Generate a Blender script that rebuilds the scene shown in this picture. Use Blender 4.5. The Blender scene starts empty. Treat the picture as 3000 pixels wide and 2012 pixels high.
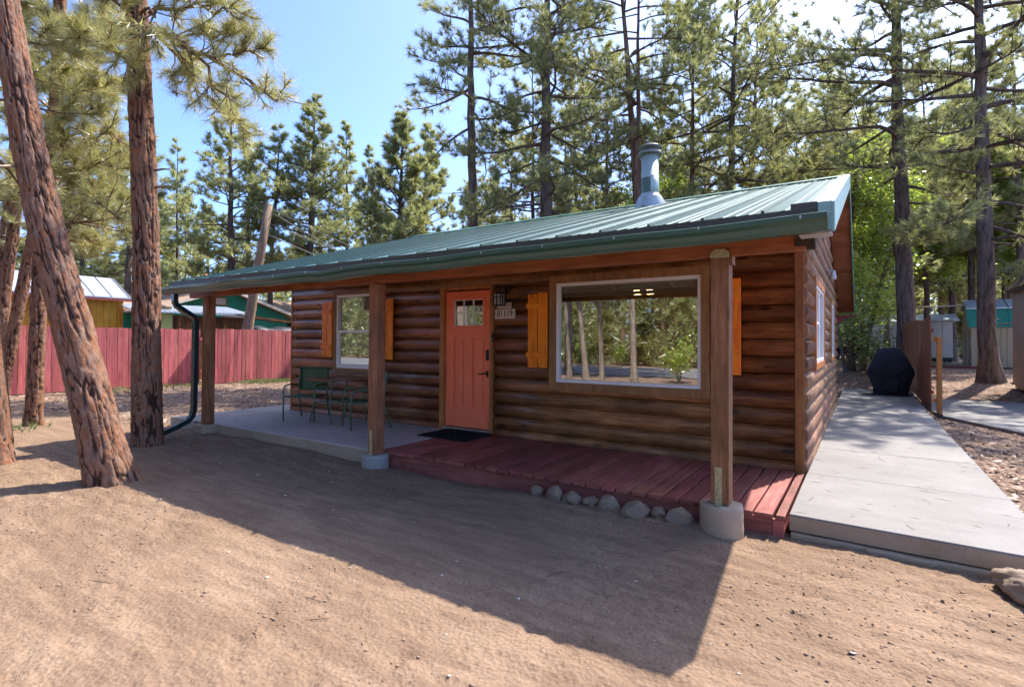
import bpy, math, random
import numpy as np
from mathutils import Vector, Matrix

# ------------------------------------------------------------------ camera, sky, sun, exposure
SC = bpy.context.scene
COL = SC.collection
YAW, PITCH, ROLL = 0.5805, 0.0156, 0.0058
CAM = Vector((0.0, -6.3171, 1.5))
FPX, CY = 1566.61, 976.85                      # focal length and principal row of the 3000 px wide photograph
_s, _c = math.sin(YAW), math.cos(YAW)
_sp, _cp = math.sin(PITCH), math.cos(PITCH)
_sr, _cr = math.sin(ROLL), math.cos(ROLL)
_r0, _f0, _u0 = Vector((_c, _s, 0)), Vector((-_s, _c, 0)), Vector((0, 0, 1))
FWD = _f0 * _cp + _u0 * _sp
_u1 = -_f0 * _sp + _u0 * _cp
RIGHT = _r0 * _cr + _u1 * _sr
UP = -_r0 * _sr + _u1 * _cr
cam_data = bpy.data.cameras.new("camera")
cam = bpy.data.objects.new("camera", cam_data)
COL.objects.link(cam)
m3 = Matrix((RIGHT, UP, -FWD)).transposed()
cam.matrix_world = Matrix.Translation(CAM) @ m3.to_4x4()
cam_data.sensor_fit = 'HORIZONTAL'
cam_data.sensor_width = 36.0
cam_data.lens = FPX / 3000.0 * 36.0
cam_data.shift_y = -(1006.0 - CY) / 3000.0
cam_data.clip_start = 0.05
cam_data.clip_end = 3000.0
SC.camera = cam

SUN_AZ, SUN_EL = math.radians(18.7), math.radians(54.4)     # azimuth from +Y towards +X
world = bpy.data.worlds.new("World")
SC.world = world
world.use_nodes = True
_n, _l = world.node_tree.nodes, world.node_tree.links
_sky = _n.new('ShaderNodeTexSky')
_sky.sky_type = 'NISHITA'
_sky.sun_disc = False
_sky.sun_elevation = SUN_EL
_sky.sun_rotation = SUN_AZ
_sky.altitude = 1800.0
_sky.air_density = 0.55
_sky.dust_density = 6.0
_sky.ozone_density = 8.0
_l.new(_sky.outputs[0], _n['Background'].inputs[0])
_n['Background'].inputs[1].default_value = 0.15
sun_data = bpy.data.lights.new("sun", 'SUN')
sun_data.energy = 2.3
sun_data.angle = math.radians(0.53)
sun_data.color = (1.0, 0.94, 0.84)
sun = bpy.data.objects.new("sun", sun_data)
COL.objects.link(sun)
TO_SUN = Vector((math.sin(SUN_AZ) * math.cos(SUN_EL), math.cos(SUN_AZ) * math.cos(SUN_EL), math.sin(SUN_EL)))
sun.rotation_euler = TO_SUN.to_track_quat('Z', 'Y').to_euler()
sun.location = TO_SUN * 60
SC.view_settings.view_transform = 'Standard'
SC.view_settings.look = 'None'
SC.view_settings.exposure = 2.12
SC.view_settings.gamma = 1.0
SC.view_settings.use_curve_mapping = False
SC.cycles.use_denoising = True
SC.cycles.max_bounces = 4
SC.cycles.diffuse_bounces = 3
SC.cycles.glossy_bounces = 3
SC.cycles.transmission_bounces = 3
SC.cycles.transparent_max_bounces = 8
SC.cycles.use_adaptive_sampling = True
SC.cycles.adaptive_threshold = 0.02
SC.cycles.sample_clamp_indirect = 6.0
SC.cycles.caustics_reflective = False
SC.cycles.caustics_refractive = False

RNG = np.random.default_rng(7)
random.seed(7)

# ------------------------------------------------------------------ placing helpers
def ray(px, py):
    v = RIGHT * ((px - 1500) / FPX) + UP * ((CY - py) / FPX) + FWD
    return v
def at(px, py, dist):            # the point seen at photo pixel (px, py), dist metres ahead
    return CAM + ray(px, py) * dist
def on_ground(px, py, z=0.0):
    d = ray(px, py)
    return CAM + d * ((z - CAM.z) / d.z)

# ------------------------------------------------------------------ object helpers
def link(name, data, parent=None, mat=None):
    o = bpy.data.objects.new(name, data)
    COL.objects.link(o)
    if parent is not None:
        o.parent = parent
        o.matrix_parent_inverse = Matrix.Translation(-parent.location) if parent.parent is None else Matrix()
    if mat is not None and data is not None:
        if len(data.materials) == 0:
            data.materials.append(MATS[mat] if isinstance(mat, str) else mat)
    return o
def tag(o, label=None, cat=None, group=None, kind=None):
    if label: o["label"] = label
    if cat: o["category"] = cat
    if group: o["group"] = group
    if kind: o["kind"] = kind
    return o
def empty(name, loc=(0, 0, 0), label=None, cat=None, group=None, kind=None):
    o = bpy.data.objects.new(name, None)
    COL.objects.link(o)
    o.location = loc
    o.empty_display_size = 0.1
    return tag(o, label, cat, group, kind)
def child(name, data, parent, mat=None):     # a child whose mesh is in the parent's own coordinates
    o = bpy.data.objects.new(name, data)
    COL.objects.link(o)
    o.parent = parent
    if mat is not None and data is not None and len(data.materials) == 0:
        data.materials.append(MATS[mat])
    return o
def copy_tree(o, parent=None):
    c = o.copy()
    COL.objects.link(c)
    c.parent = parent
    for ch in list(o.children):
        copy_tree(ch, c)
    return c

class MB:
    """collects shapes into one mesh"""
    def __init__(self):
        self.v, self.f, self.sm = [], [], []
    def add(self, verts, faces, smooth=False):
        o = len(self.v)
        self.v += [tuple(p) for p in verts]
        self.f += [tuple(i + o for i in f) for f in faces]
        self.sm += [smooth] * len(faces)
        return self
    def box(self, x0, x1, y0, y1, z0, z1):
        v = [(x0, y0, z0), (x1, y0, z0), (x1, y1, z0), (x0, y1, z0), (x0, y0, z1), (x1, y0, z1), (x1, y1, z1), (x0, y1, z1)]
        return self.add(v, [(0, 3, 2, 1), (4, 5, 6, 7), (0, 1, 5, 4), (1, 2, 6, 5), (2, 3, 7, 6), (3, 0, 4, 7)])
    def prism(self, poly, axis, a, b):
        """poly of 2D points extruded along axis 'x','y','z' from a to b (poly coordinates are the two other axes in order)"""
        n = len(poly)
        def P(p, t):
            return {'x': (t, p[0], p[1]), 'y': (p[0], t, p[1]), 'z': (p[0], p[1], t)}[axis]
        v = [P(p, a) for p in poly] + [P(p, b) for p in poly]
        f = [tuple(range(n))[::-1], tuple(range(n, 2 * n))]
        f += [(i, (i + 1) % n, (i + 1) % n + n, i + n) for i in range(n)]
        return self.add(v, f)
    def tube(self, pts, rad, k=8, smooth=True, caps=True, square=None):
        pts = [Vector(p) for p in pts]
        n = len(pts)
        if not hasattr(rad, '__len__'):
            rad = [rad] * n
        v, f = [], []
        up = None
        for i, p in enumerate(pts):
            t = (pts[min(i + 1, n - 1)] - pts[max(i - 1, 0)]).normalized()
            if up is None:
                up = Vector((0, 0, 1)) if abs(t.z) < 0.9 else Vector((0, 1, 0))
            a = t.cross(up).normalized()
            b = a.cross(t).normalized()
            up = b
            for j in range(k):
                th = 2 * math.pi * (j + 0.5) / k
                v.append(p + (a * math.cos(th) + b * math.sin(th)) * rad[i])
        for i in range(n - 1):
            for j in range(k):
                f.append((i * k + j, i * k + (j + 1) % k, (i + 1) * k + (j + 1) % k, (i + 1) * k + j))
        self.add(v, f, smooth)
        if caps:
            o = len(self.v) - len(v)
            self.f.append(tuple(o + j for j in range(k))[::-1]); self.sm.append(False)
            self.f.append(tuple(o + (n - 1) * k + j for j in range(k))); self.sm.append(False)
        return self
    def lathe(self, prof, cx, cy, k=24, smooth=True):
        """prof: list of (r, z)"""
        v, f = [], []
        for r, z in prof:
            for j in range(k):
                th = 2 * math.pi * j / k
                v.append((cx + r * math.cos(th), cy + r * math.sin(th), z))
        for i in range(len(prof) - 1):
            for j in range(k):
                f.append((i * k + j, i * k + (j + 1) % k, (i + 1) * k + (j + 1) % k, (i + 1) * k + j))
        return self.add(v, f, smooth)
    def mesh(self, name):
        m = bpy.data.meshes.new(name)
        m.from_pydata(self.v, [], self.f)
        if any(self.sm):
            m.polygons.foreach_set("use_smooth", self.sm)
        m.update()
        return m
    def build(self, name, mat, parent=None, bevel=0.0):
        o = link(name, self.mesh(name), parent, mat)
        if bevel:
            b = o.modifiers.new("edge", 'BEVEL')
            b.width = bevel
            b.segments = 2
            b.limit_method = 'ANGLE'
        return o

def boxo(name, mat, parent, x0, x1, y0, y1, z0, z1, bevel=0.0):
    return MB().box(x0, x1, y0, y1, z0, z1).build(name, mat, parent, bevel)

def np_mesh(name, verts, faces, smooth=False, attr=None):
    """faces: (n,3) or (n,4) int array"""
    verts = np.asarray(verts, np.float32)
    faces = np.asarray(faces, np.int32)
    m = bpy.data.meshes.new(name)
    k = faces.shape[1]
    m.vertices.add(len(verts)); m.vertices.foreach_set("co", verts.ravel())
    m.loops.add(faces.size); m.loops.foreach_set("vertex_index", faces.ravel())
    m.polygons.add(len(faces))
    m.polygons.foreach_set("loop_start", np.arange(0, faces.size, k, dtype=np.int32))
    m.polygons.foreach_set("loop_total", np.full(len(faces), k, np.int32))
    if smooth:
        m.polygons.foreach_set("use_smooth", np.ones(len(faces), bool))
    m.update(calc_edges=True)
    if attr:
        for an, av in attr.items():
            a = m.attributes.new(an, 'FLOAT', 'POINT')
            a.data.foreach_set("value", np.asarray(av, np.float32))
    return m

# value noise for relief
def _hash(ix, iy, seed):
    h = (ix.astype(np.int64) * 374761393 + iy.astype(np.int64) * 668265263 + seed * 1442695041) & 0x7fffffff
    h = ((h ^ (h >> 13)) * 1274126177) & 0x7fffffff
    return ((h ^ (h >> 16)) & 0xffff) / 65535.0
def vnoise(x, y, seed=0):
    ix, iy = np.floor(x), np.floor(y)
    fx, fy = x - ix, y - iy
    fx, fy = fx * fx * (3 - 2 * fx), fy * fy * (3 - 2 * fy)
    a, b = _hash(ix, iy, seed), _hash(ix + 1, iy, seed)
    c, d = _hash(ix, iy + 1, seed), _hash(ix + 1, iy + 1, seed)
    return (a * (1 - fx) + b * fx) * (1 - fy) + (c * (1 - fx) + d * fx) * fy
def fbm(x, y, seed=0, octv=4, gain=0.5):
    s, a, t = 0, 1.0, 0
    for i in range(octv):
        s = s + a * vnoise(x * 2 ** i, y * 2 ** i, seed + 17 * i); t += a; a *= gain
    return s / t
def worley(x, y, seed=0):
    """distance to nearest and second nearest cell point, and a cell value"""
    ix, iy = np.floor(x), np.floor(y)
    d1 = np.full(x.shape, 9.0); d2 = np.full(x.shape, 9.0); val = np.zeros(x.shape)
    for a in (-1, 0, 1):
        for b in (-1, 0, 1):
            cx, cy = ix + a, iy + b
            px = cx + _hash(cx, cy, seed); py = cy + _hash(cx, cy, seed + 101)
            d = np.hypot(px - x, py - y)
            near = d < d1
            d2 = np.where(near, d1, np.minimum(d2, d))
            val = np.where(near, _hash(cx, cy, seed + 7), val)
            d1 = np.where(near, d, d1)
    return d1, d2, val
def smooth01(t):
    t = np.clip(t, 0, 1)
    return t * t * (3 - 2 * t)

# ------------------------------------------------------------------ materials
MATS = {}
class NT:
    def __init__(self, name):
        self.m = bpy.data.materials.new(name)
        self.m.use_nodes = True
        self.t = self.m.node_tree
        self.n, self.l = self.t.nodes, self.t.links
        self.p = self.n['Principled BSDF']
        self.out = self.n['Material Output']
        MATS[name] = self.m
    def node(self, kind, **kw):
        n = self.n.new('ShaderNode' + kind)
        for k, v in kw.items():
            setattr(n, k, v)
        return n
    def inp(self, n, key, val):
        s = n.inputs[key]
        if hasattr(val, 'is_linked') or isinstance(val, bpy.types.NodeSocket):
            self.l.new(val, s)
        else:
            if s.type == 'RGBA' and len(val) == 3:
                val = (*val, 1)
            s.default_value = val
    def coords(self, kind='Object', rnd=True):
        tc = self.node('TexCoord')
        o = tc.outputs[kind]
        if rnd:
            oi = self.node('ObjectInfo')
            mul = self.node('VectorMath', operation='SCALE')
            mul.inputs[0].default_value = (13.7, 7.9, 21.3)
            self.l.new(oi.outputs['Random'], mul.inputs['Scale'])
            add = self.node('VectorMath', operation='ADD')
            self.l.new(o, add.inputs[0]); self.l.new(mul.outputs[0], add.inputs[1])
            o = add.outputs[0]
        return o
    def scaled(self, co, sc):
        mp = self.node('Mapping')
        self.l.new(co, mp.inputs[0])
        mp.inputs['Scale'].default_value = sc if hasattr(sc, '__len__') else (sc,) * 3
        return mp.outputs[0]
    def noise(self, co, scale=1.0, detail=4.0, rough=0.55, dist=0.0):
        n = self.node('TexNoise')
        if co is not None: self.l.new(co, n.inputs['Vector'])
        n.inputs['Scale'].default_value = scale; n.inputs['Detail'].default_value = detail
        n.inputs['Roughness'].default_value = rough; n.inputs['Distortion'].default_value = dist
        return n.outputs[0]
    def voronoi(self, co, scale=1.0, feature='F1', out='Distance', rand=1.0):
        n = self.node('TexVoronoi', feature=feature)
        if co is not None: self.l.new(co, n.inputs['Vector'])
        n.inputs['Scale'].default_value = scale; n.inputs['Randomness'].default_value = rand
        return n.outputs[out]
    def ramp(self, fac, stops, interp='LINEAR'):
        n = self.node('ValToRGB')
        n.color_ramp.interpolation = interp
        e = n.color_ramp.elements
        while len(e) < len(stops): e.new(0.5)
        for el, (p, c) in zip(e, stops):
            el.position = p
            el.color = (*c, 1) if hasattr(c, '__len__') else (c, c, c, 1)
        self.l.new(fac, n.inputs[0])
        return n.outputs[0]
    def mix(self, fac, a, b, mode='MIX'):
        n = self.node('Mix', data_type='RGBA', blend_type=mode)
        for key, val in ((0, fac), (6, a), (7, b)):
            s = n.inputs[key]
            if isinstance(val, bpy.types.NodeSocket): self.l.new(val, s)
            elif key == 0: s.default_value = val
            else: s.default_value = (*val, 1) if len(val) == 3 else val
        return n.outputs[2]
    def math(self, op, a, b=0.0):
        n = self.node('Math', operation=op)
        for i, val in enumerate((a, b)):
            if isinstance(val, bpy.types.NodeSocket): self.l.new(val, n.inputs[i])
            else: n.inputs[i].default_value = val
        return n.outputs[0]
    def vary(self, col, amount=0.25, hue=0.0):
        """per-object brightness variation"""
        oi = self.node('ObjectInfo')
        hs = self.node('HueSaturation')
        v = self.math('MULTIPLY_ADD', oi.outputs['Random'], 2 * amount)
        v.node.inputs[2].default_value = 1 - amount
        self.l.new(v, hs.inputs['Value'])
        if hue:
            r2 = self.math('FRACT', self.math('MULTIPLY', oi.outputs['Random'], 17.3))
            h = self.math('MULTIPLY_ADD', r2, 2 * hue); h.node.inputs[2].default_value = 0.5 - hue
            self.l.new(h, hs.inputs['Hue'])
        self.l.new(col, hs.inputs['Color'])
        return hs.outputs[0]
    def bump(self, h, strength=0.3, dist=0.01):
        b = self.node('Bump')
        b.inputs['Strength'].default_value = strength
        b.inputs['Distance'].default_value = dist
        self.l.new(h, b.inputs['Height'])
        self.l.new(b.outputs[0], self.p.inputs['Normal'])
    def done(self, col=None, rough=0.6, metal=0.0, spec=None):
        if col is not None: self.inp(self.p, 'Base Color', col)
        self.inp(self.p, 'Roughness', rough)
        self.inp(self.p, 'Metallic', metal)
        if spec is not None: self.inp(self.p, 'Specular IOR Level', spec)
        return self.m

def wood(name, dark, mid, light, axis='x', rough=0.6, vary=0.2, knots=0.5, stain=0.35, bump=0.25, grain=9.0, wear=None, spec=0.35):
    t = NT(name)
    co = t.coords()
    sc = {'x': (0.9, grain, grain), 'y': (grain, 0.9, grain), 'z': (grain, grain, 0.9)}[axis]
    g = t.noise(t.scaled(co, sc), 3.0, 6, 0.62, 0.6)
    col = t.ramp(g, [(0.28, dark), (0.5, mid), (0.74, light)])
    lo = t.noise(co, 1.7, 3, 0.6)
    st = t.ramp(lo, [(0.35, (1 - stain,) * 3), (0.65, (1 + 0.0,) * 3)])
    col = t.mix(1.0, col, st, 'MULTIPLY')
    if wear:
        w = t.noise(t.scaled(co, tuple(s * 0.35 for s in sc)), 4.0, 5, 0.7)
        wf = t.ramp(w, [(0.62, 0.0), (0.78, 0.75)])
        col = t.mix(wf, col, wear)
    h = g
    if knots:
        ks = {'x': (1.7, 5.5, 5.5), 'y': (5.5, 1.7, 5.5), 'z': (5.5, 5.5, 1.7)}[axis]
        v = t.voronoi(t.scaled(co, ks), 1.0)
        kf = t.ramp(v, [(0.07, knots), (0.16, 0.0)])
        col = t.mix(kf, col, tuple(c * 0.25 for c in dark))
    col = t.vary(col, vary, 0.008)
    t.bump(h, bump, 0.006)
    return t.done(col, rough, spec=spec)

def paint(name, col, rough=0.5, var=0.12, nscale=5.0, metal=0.0, vary=0.0, bump=0.0, spec=None):
    t = NT(name)
    co = t.coords()
    n = t.noise(co, nscale, 5, 0.6)
    c = t.mix(t.ramp(n, [(0.3, 0.0), (0.7, 1.0)]), tuple(x * (1 - var) for x in col), tuple(min(1, x * (1 + var)) for x in col))
    if vary: c = t.vary(c, vary)
    if bump: t.bump(t.noise(co, nscale * 12, 3), bump, 0.003)
    return t.done(c, rough, metal, spec)

# log siding: dark stained front, redder towards the right end, a duller brown on the side wall
wood('log_stain', (0.135, 0.049, 0.019), (0.38, 0.148, 0.055), (0.58, 0.265, 0.108), 'x', 0.34, 0.32, 0.95, 0.55, 0.5, 8.0, wear=(0.62, 0.335, 0.165), spec=0.6)
wood('log_side', (0.17, 0.072, 0.034), (0.31, 0.148, 0.074), (0.43, 0.23, 0.13), 'y', 0.62, 0.2, 0.6, 0.4, 0.4, 8.0, wear=(0.46, 0.28, 0.185))
wood('beam_wood', (0.20, 0.066, 0.022), (0.34, 0.122, 0.042), (0.44, 0.18, 0.07), 'x', 0.55, 0.08, 0.6, 0.3, 0.25, 7.0)
wood('post_wood', (0.16, 0.063, 0.025), (0.31, 0.130, 0.052), (0.43, 0.205, 0.09), 'z', 0.6, 0.12, 0.85, 0.4, 0.35, 8.0)
wood('corner_wood', (0.20, 0.068, 0.022), (0.34, 0.12, 0.036), (0.45, 0.18, 0.06), 'z', 0.55, 0.1, 0.4, 0.3, 0.2, 8.0)
wood('trim_wood', (0.24, 0.115, 0.045), (0.35, 0.175, 0.068), (0.44, 0.23, 0.10), 'z', 0.55, 0.08, 0.3, 0.3, 0.2, 8.0)
wood('jamb_wood', (0.30, 0.105, 0.025), (0.50, 0.20, 0.05), (0.62, 0.28, 0.09), 'z', 0.5, 0.08, 0.3, 0.4, 0.2, 8.0)
wood('shutter_wood', (0.70, 0.145, 0.010), (0.95, 0.245, 0.012), (0.98, 0.33, 0.03), 'z', 0.42, 0.08, 0.8, 0.12, 0.2, 6.0)
wood('deck_paint', (0.22, 0.052, 0.040), (0.35, 0.098, 0.076), (0.44, 0.150, 0.122), 'y', 0.5, 0.3, 0.35, 0.4, 0.4, 9.0, wear=(0.52, 0.28, 0.24), spec=0.5)
wood('deck_skirt', (0.23, 0.058, 0.042), (0.33, 0.098, 0.075), (0.42, 0.16, 0.125), 'x', 0.6, 0.1, 0.4, 0.3, 0.3, 9.0, wear=(0.46, 0.24, 0.20))
wood('soffit_wood', (0.22, 0.068, 0.03), (0.34, 0.125, 0.058), (0.44, 0.19, 0.10), 'x', 0.65, 0.15, 0.5, 0.3, 0.2, 8.0)
wood('fence_paint', (0.36, 0.075, 0.074), (0.52, 0.130, 0.126), (0.60, 0.19, 0.185), 'z', 0.75, 0.22, 0.5, 0.28, 0.35, 9.0, wear=(0.62, 0.29, 0.275))
wood('fence_orange', (0.55, 0.06, 0.025), (0.70, 0.09, 0.035), (0.75, 0.12, 0.05), 'z', 0.7, 0.05, 0.2, 0.2, 0.2, 9.0)
wood('cedar', (0.20, 0.062, 0.030), (0.34, 0.112, 0.052), (0.45, 0.165, 0.08), 'z', 0.6, 0.22, 0.4, 0.3, 0.25, 9.0)
wood('cedar_post', (0.38, 0.12, 0.03), (0.55, 0.19, 0.045), (0.62, 0.25, 0.08), 'z', 0.55, 0.1, 0.3, 0.25, 0.2, 8.0)
wood('grey_wood', (0.11, 0.075, 0.055), (0.20, 0.14, 0.10), (0.30, 0.22, 0.16), 'z', 0.8, 0.12, 0.3, 0.3, 0.4, 10.0)
wood('pole_wood', (0.16, 0.10, 0.06), (0.28, 0.19, 0.12), (0.40, 0.29, 0.19), 'z', 0.8, 0.08, 0.3, 0.3, 0.4, 10.0)
wood('old_planks', (0.06, 0.028, 0.015), (0.22, 0.092, 0.03), (0.44, 0.20, 0.045), 'z', 0.8, 0.25, 0.4, 0.5, 0.4, 8.0)
wood('table_wood', (0.20, 0.075, 0.03), (0.32, 0.14, 0.06), (0.42, 0.21, 0.11), 'x', 0.5, 0.15, 0.2, 0.2, 0.15, 8.0)
wood('end_grain', (0.025, 0.016, 0.012), (0.06, 0.04, 0.03), (0.12, 0.085, 0.065), 'x', 0.8, 0.1, 0.3, 0.4, 0.6, 6.0)
wood('yellow_siding', (0.55, 0.25, 0.028), (0.68, 0.34, 0.040), (0.74, 0.40, 0.07), 'z', 0.7, 0.05, 0.2, 0.2, 0.2, 7.0)
wood('tan_siding', (0.40, 0.31, 0.19), (0.47, 0.37, 0.24), (0.52, 0.42, 0.29), 'z', 0.7, 0.03, 0.0, 0.12, 0.15, 9.0)
wood('shed_tan', (0.36, 0.30, 0.22), (0.42, 0.35, 0.26), (0.47, 0.40, 0.31), 'z', 0.75, 0.03, 0.0, 0.12, 0.15, 9.0)

paint('coral_paint', (0.97, 0.205, 0.092), 0.4, 0.08, 3.0, bump=0.1)
paint('white_vinyl', (0.85, 0.82, 0.81), 0.4, 0.05)
paint('blind', (0.80, 0.77, 0.66), 0.6, 0.04, vary=0.06)
paint('black_metal', (0.012, 0.012, 0.013), 0.42, 0.2)
paint('bronze', (0.022, 0.016, 0.013), 0.35, 0.2, metal=0.4)
paint('silver', (0.50, 0.49, 0.47), 0.35, 0.1, metal=0.8)
paint('galvanised', (0.46, 0.47, 0.47), 0.42, 0.15, 6.0, metal=0.35)
paint('brass_plate', (0.48, 0.43, 0.26), 0.4, 0.25, 14.0, metal=0.5)
paint('gutter_green', (0.038, 0.092, 0.066), 0.28, 0.12, 2.5, spec=0.6)
paint('fascia_brown', (0.075, 0.058, 0.048), 0.45, 0.15, 3.0)
paint('flashing_green', (0.27, 0.40, 0.355), 0.4, 0.1, 4.0, metal=0.2)
paint('rake_green', (0.085, 0.19, 0.12), 0.35, 0.1, 3.0)
paint('downspout_green', (0.012, 0.035, 0.040), 0.25, 0.15, 4.0, spec=0.6)
paint('chair_green', (0.055, 0.12, 0.065), 0.38, 0.1, 6.0)
paint('cover_black', (0.012, 0.013, 0.018), 0.72, 0.3, 4.0)
paint('mat_black', (0.012, 0.009, 0.008), 0.95, 0.5, 40.0, bump=0.6)
paint('cream_sign', (0.62, 0.52, 0.42), 0.6, 0.12, 20.0)
paint('ink', (0.012, 0.010, 0.010), 0.6, 0.1)
paint('rust_ink', (0.30, 0.06, 0.03), 0.6, 0.2)
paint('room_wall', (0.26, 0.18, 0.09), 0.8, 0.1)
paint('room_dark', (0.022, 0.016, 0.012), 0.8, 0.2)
paint('house_green', (0.018, 0.23, 0.145), 0.7, 0.15, 4.0)
paint('lime_wall', (0.48, 0.52, 0.16), 0.75, 0.08)
paint('barn_green', (0.012, 0.20, 0.125), 0.4, 0.12, 3.0)
paint('steel_roof', (0.55, 0.60, 0.66), 0.33, 0.12, 3.0, metal=0.5)
paint('white_wall', (0.62, 0.62, 0.60), 0.7, 0.06)
paint('cream_trim', (0.62, 0.56, 0.47), 0.7, 0.06)
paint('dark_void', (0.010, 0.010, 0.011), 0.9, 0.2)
paint('tarp', (0.016, 0.016, 0.02), 0.55, 0.3, 6.0)
paint('red_timber', (0.16, 0.022, 0.02), 0.6, 0.2)
paint('wire', (0.30, 0.31, 0.33), 0.5, 0.1)
paint('orange_pipe', (0.72, 0.16, 0.045), 0.6, 0.1)
paint('shelf_red', (0.22, 0.045, 0.03), 0.6, 0.15)
paint('orange_thing', (0.85, 0.16, 0.02), 0.5, 0.1)

def shingle():
    t = NT('shingles')
    co = t.coords()
    c = t.ramp(t.noise(t.scaled(co, (4, 9, 9)), 2.0, 4, 0.7), [(0.3, (0.24, 0.14, 0.09)), (0.7, (0.46, 0.31, 0.21))])
    t.bump(t.noise(co, 30, 3), 0.4, 0.01)
    t.done(t.vary(c, 0.1), 0.9)
shingle()

def roof_metal():
    t = NT('roof_green')
    co = t.coords(rnd=False)
    n = t.noise(t.scaled(co, (1.5, 0.5, 0.5)), 2.5, 5, 0.6)
    c = t.ramp(n, [(0.3, (0.048, 0.110, 0.098)), (0.7, (0.070, 0.145, 0.130))])
    # chalky worn patches
    w = t.ramp(t.noise(co, 1.1, 4, 0.65), [(0.64, 0.0), (0.74, 0.55)])
    c = t.mix(w, c, (0.26, 0.32, 0.31))
    t.bump(t.noise(t.scaled(co, (6, 1.0, 1.0)), 3.0, 2), 0.06, 0.01)
    t.done(t.vary(c, 0.06), 0.30, 0.2, 0.7)
roof_metal()

def concrete(name, a, b, crack=False, rough=0.8):
    t = NT(name)
    co = t.coords()
    n = t.noise(co, 1.3, 6, 0.62)
    c = t.ramp(n, [(0.3, a), (0.7, b)])
    st = t.noise(t.scaled(co, (0.8, 3.5, 3.5)), 1.6, 5, 0.7)
    c = t.mix(t.ramp(st, [(0.52, 0.0), (0.75, 0.45)]), c, tuple(x * 0.62 for x in a))
    ck = t.voronoi(t.scaled(co, 0.55), 1.0, 'DISTANCE_TO_EDGE')
    ckn = t.math('ADD', ck, t.math('MULTIPLY', t.math('SUBTRACT', t.noise(co, 9, 4, 0.7), 0.5), 0.035))
    c = t.mix(t.ramp(ckn, [(0.0005, 0.18), (0.004, 0.0)]), c, tuple(x * 0.45 for x in a))
    bl = t.noise(co, 3.2, 6, 0.75)
    c = t.mix(t.ramp(bl, [(0.56, 0.0), (0.72, 0.5)]), c, (a[0] * 0.62, a[1] * 0.55, a[2] * 0.47))
    fine = t.noise(co, 75, 3, 0.7)
    c = t.mix(t.ramp(fine, [(0.35, 0.25), (0.6, 0.0)]), c, tuple(x * 0.6 for x in a))
    t.bump(fine, 0.35, 0.004)
    t.done(t.vary(c, 0.04), rough)
concrete('concrete_walk', (0.182, 0.167, 0.156), (0.245, 0.226, 0.213))
concrete('concrete_patio', (0.43, 0.37, 0.335), (0.53, 0.465, 0.425))
concrete('concrete_edge', (0.32, 0.235, 0.155), (0.44, 0.335, 0.235))
concrete('footing_grey', (0.26, 0.235, 0.21), (0.41, 0.375, 0.34))
concrete('footing_tan', (0.34, 0.235, 0.145), (0.48, 0.36, 0.24))
concrete('fieldstone', (0.19, 0.128, 0.082), (0.33, 0.24, 0.165))
concrete('boulder', (0.20, 0.135, 0.085), (0.34, 0.26, 0.20))

def glass():
    t = NT('window_glass')
    gl = t.node('BsdfGlossy'); gl.inputs['Roughness'].default_value = 0.0
    gl.inputs['Color'].default_value = (0.93, 0.95, 0.94, 1)
    tr = t.node('BsdfTransparent'); tr.inputs['Color'].default_value = (0.90, 0.92, 0.90, 1)
    mx = t.node('MixShader')
    fr = t.node('Fresnel'); fr.inputs['IOR'].default_value = 1.5
    f = t.math('MULTIPLY_ADD', fr.outputs[0], 0.6); f.node.inputs[2].default_value = 0.46   # constant mirror share added to brighten the reflections
    gm = t.node('NewGeometry')
    f = t.math('MULTIPLY', f, t.math('SUBTRACT', 1.0, gm.outputs['Backfacing']))   # only the outer face mirrors
    t.l.new(f, mx.inputs[0])
    t.l.new(tr.outputs[0], mx.inputs[1]); t.l.new(gl.outputs[0], mx.inputs[2])
    t.l.new(mx.outputs[0], t.out.inputs[0])
glass()
def emit(name, col, s):
    t = NT(name)
    t.inp(t.p, 'Base Color', col)
    t.inp(t.p, 'Emission Color', col); t.p.inputs['Emission Strength'].default_value = s
emit('lamp_glow', (1.0, 0.60, 0.22), 14.0)
emit('lamp_white', (1.0, 0.95, 0.85), 6.0)

def leafy(name, cols, trans=0.45, vary=0.25, rough=0.5, nscale=0.9, tip=None):
    """thin leaf or needle: diffuse front, some light through it"""
    t = NT(name)
    co = t.coords()
    geo = t.node('NewGeometry')
    n = t.noise(co, nscale, 2, 0.5)
    ri = geo.outputs['Random Per Island']
    f = t.math('ADD', t.math('MULTIPLY', n, 0.55), t.math('MULTIPLY', ri, 0.45))
    c = t.ramp(f, [(0.25, cols[0]), (0.5, cols[1]), (0.75, cols[2])])
    if tip:
        r2 = t.math('FRACT', t.math('MULTIPLY', ri, 91.7))
        c = t.mix(t.ramp(r2, [(0.93, 0.0), (0.95, 1.0)], 'LINEAR'), c, tip)
    c = t.vary(c, vary * 0.5)
    df = t.node('BsdfDiffuse'); t.l.new(c, df.inputs[0])
    tl = t.node('BsdfTranslucent'); t.l.new(c, tl.inputs[0])
    gs = t.node('BsdfGlossy'); gs.inputs['Roughness'].default_value = rough; gs.inputs['Color'].default_value = (0.8, 0.85, 0.8, 1)
    m1 = t.node('MixShader'); m1.inputs[0].default_value = trans
    t.l.new(df.outputs[0], m1.inputs[1]); t.l.new(tl.outputs[0], m1.inputs[2])
    m2 = t.node('MixShader'); m2.inputs[0].default_value = 0.10
    t.l.new(m1.outputs[0], m2.inputs[1]); t.l.new(gs.outputs[0], m2.inputs[2])
    t.l.new(m2.outputs[0], t.out.inputs[0])
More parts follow.
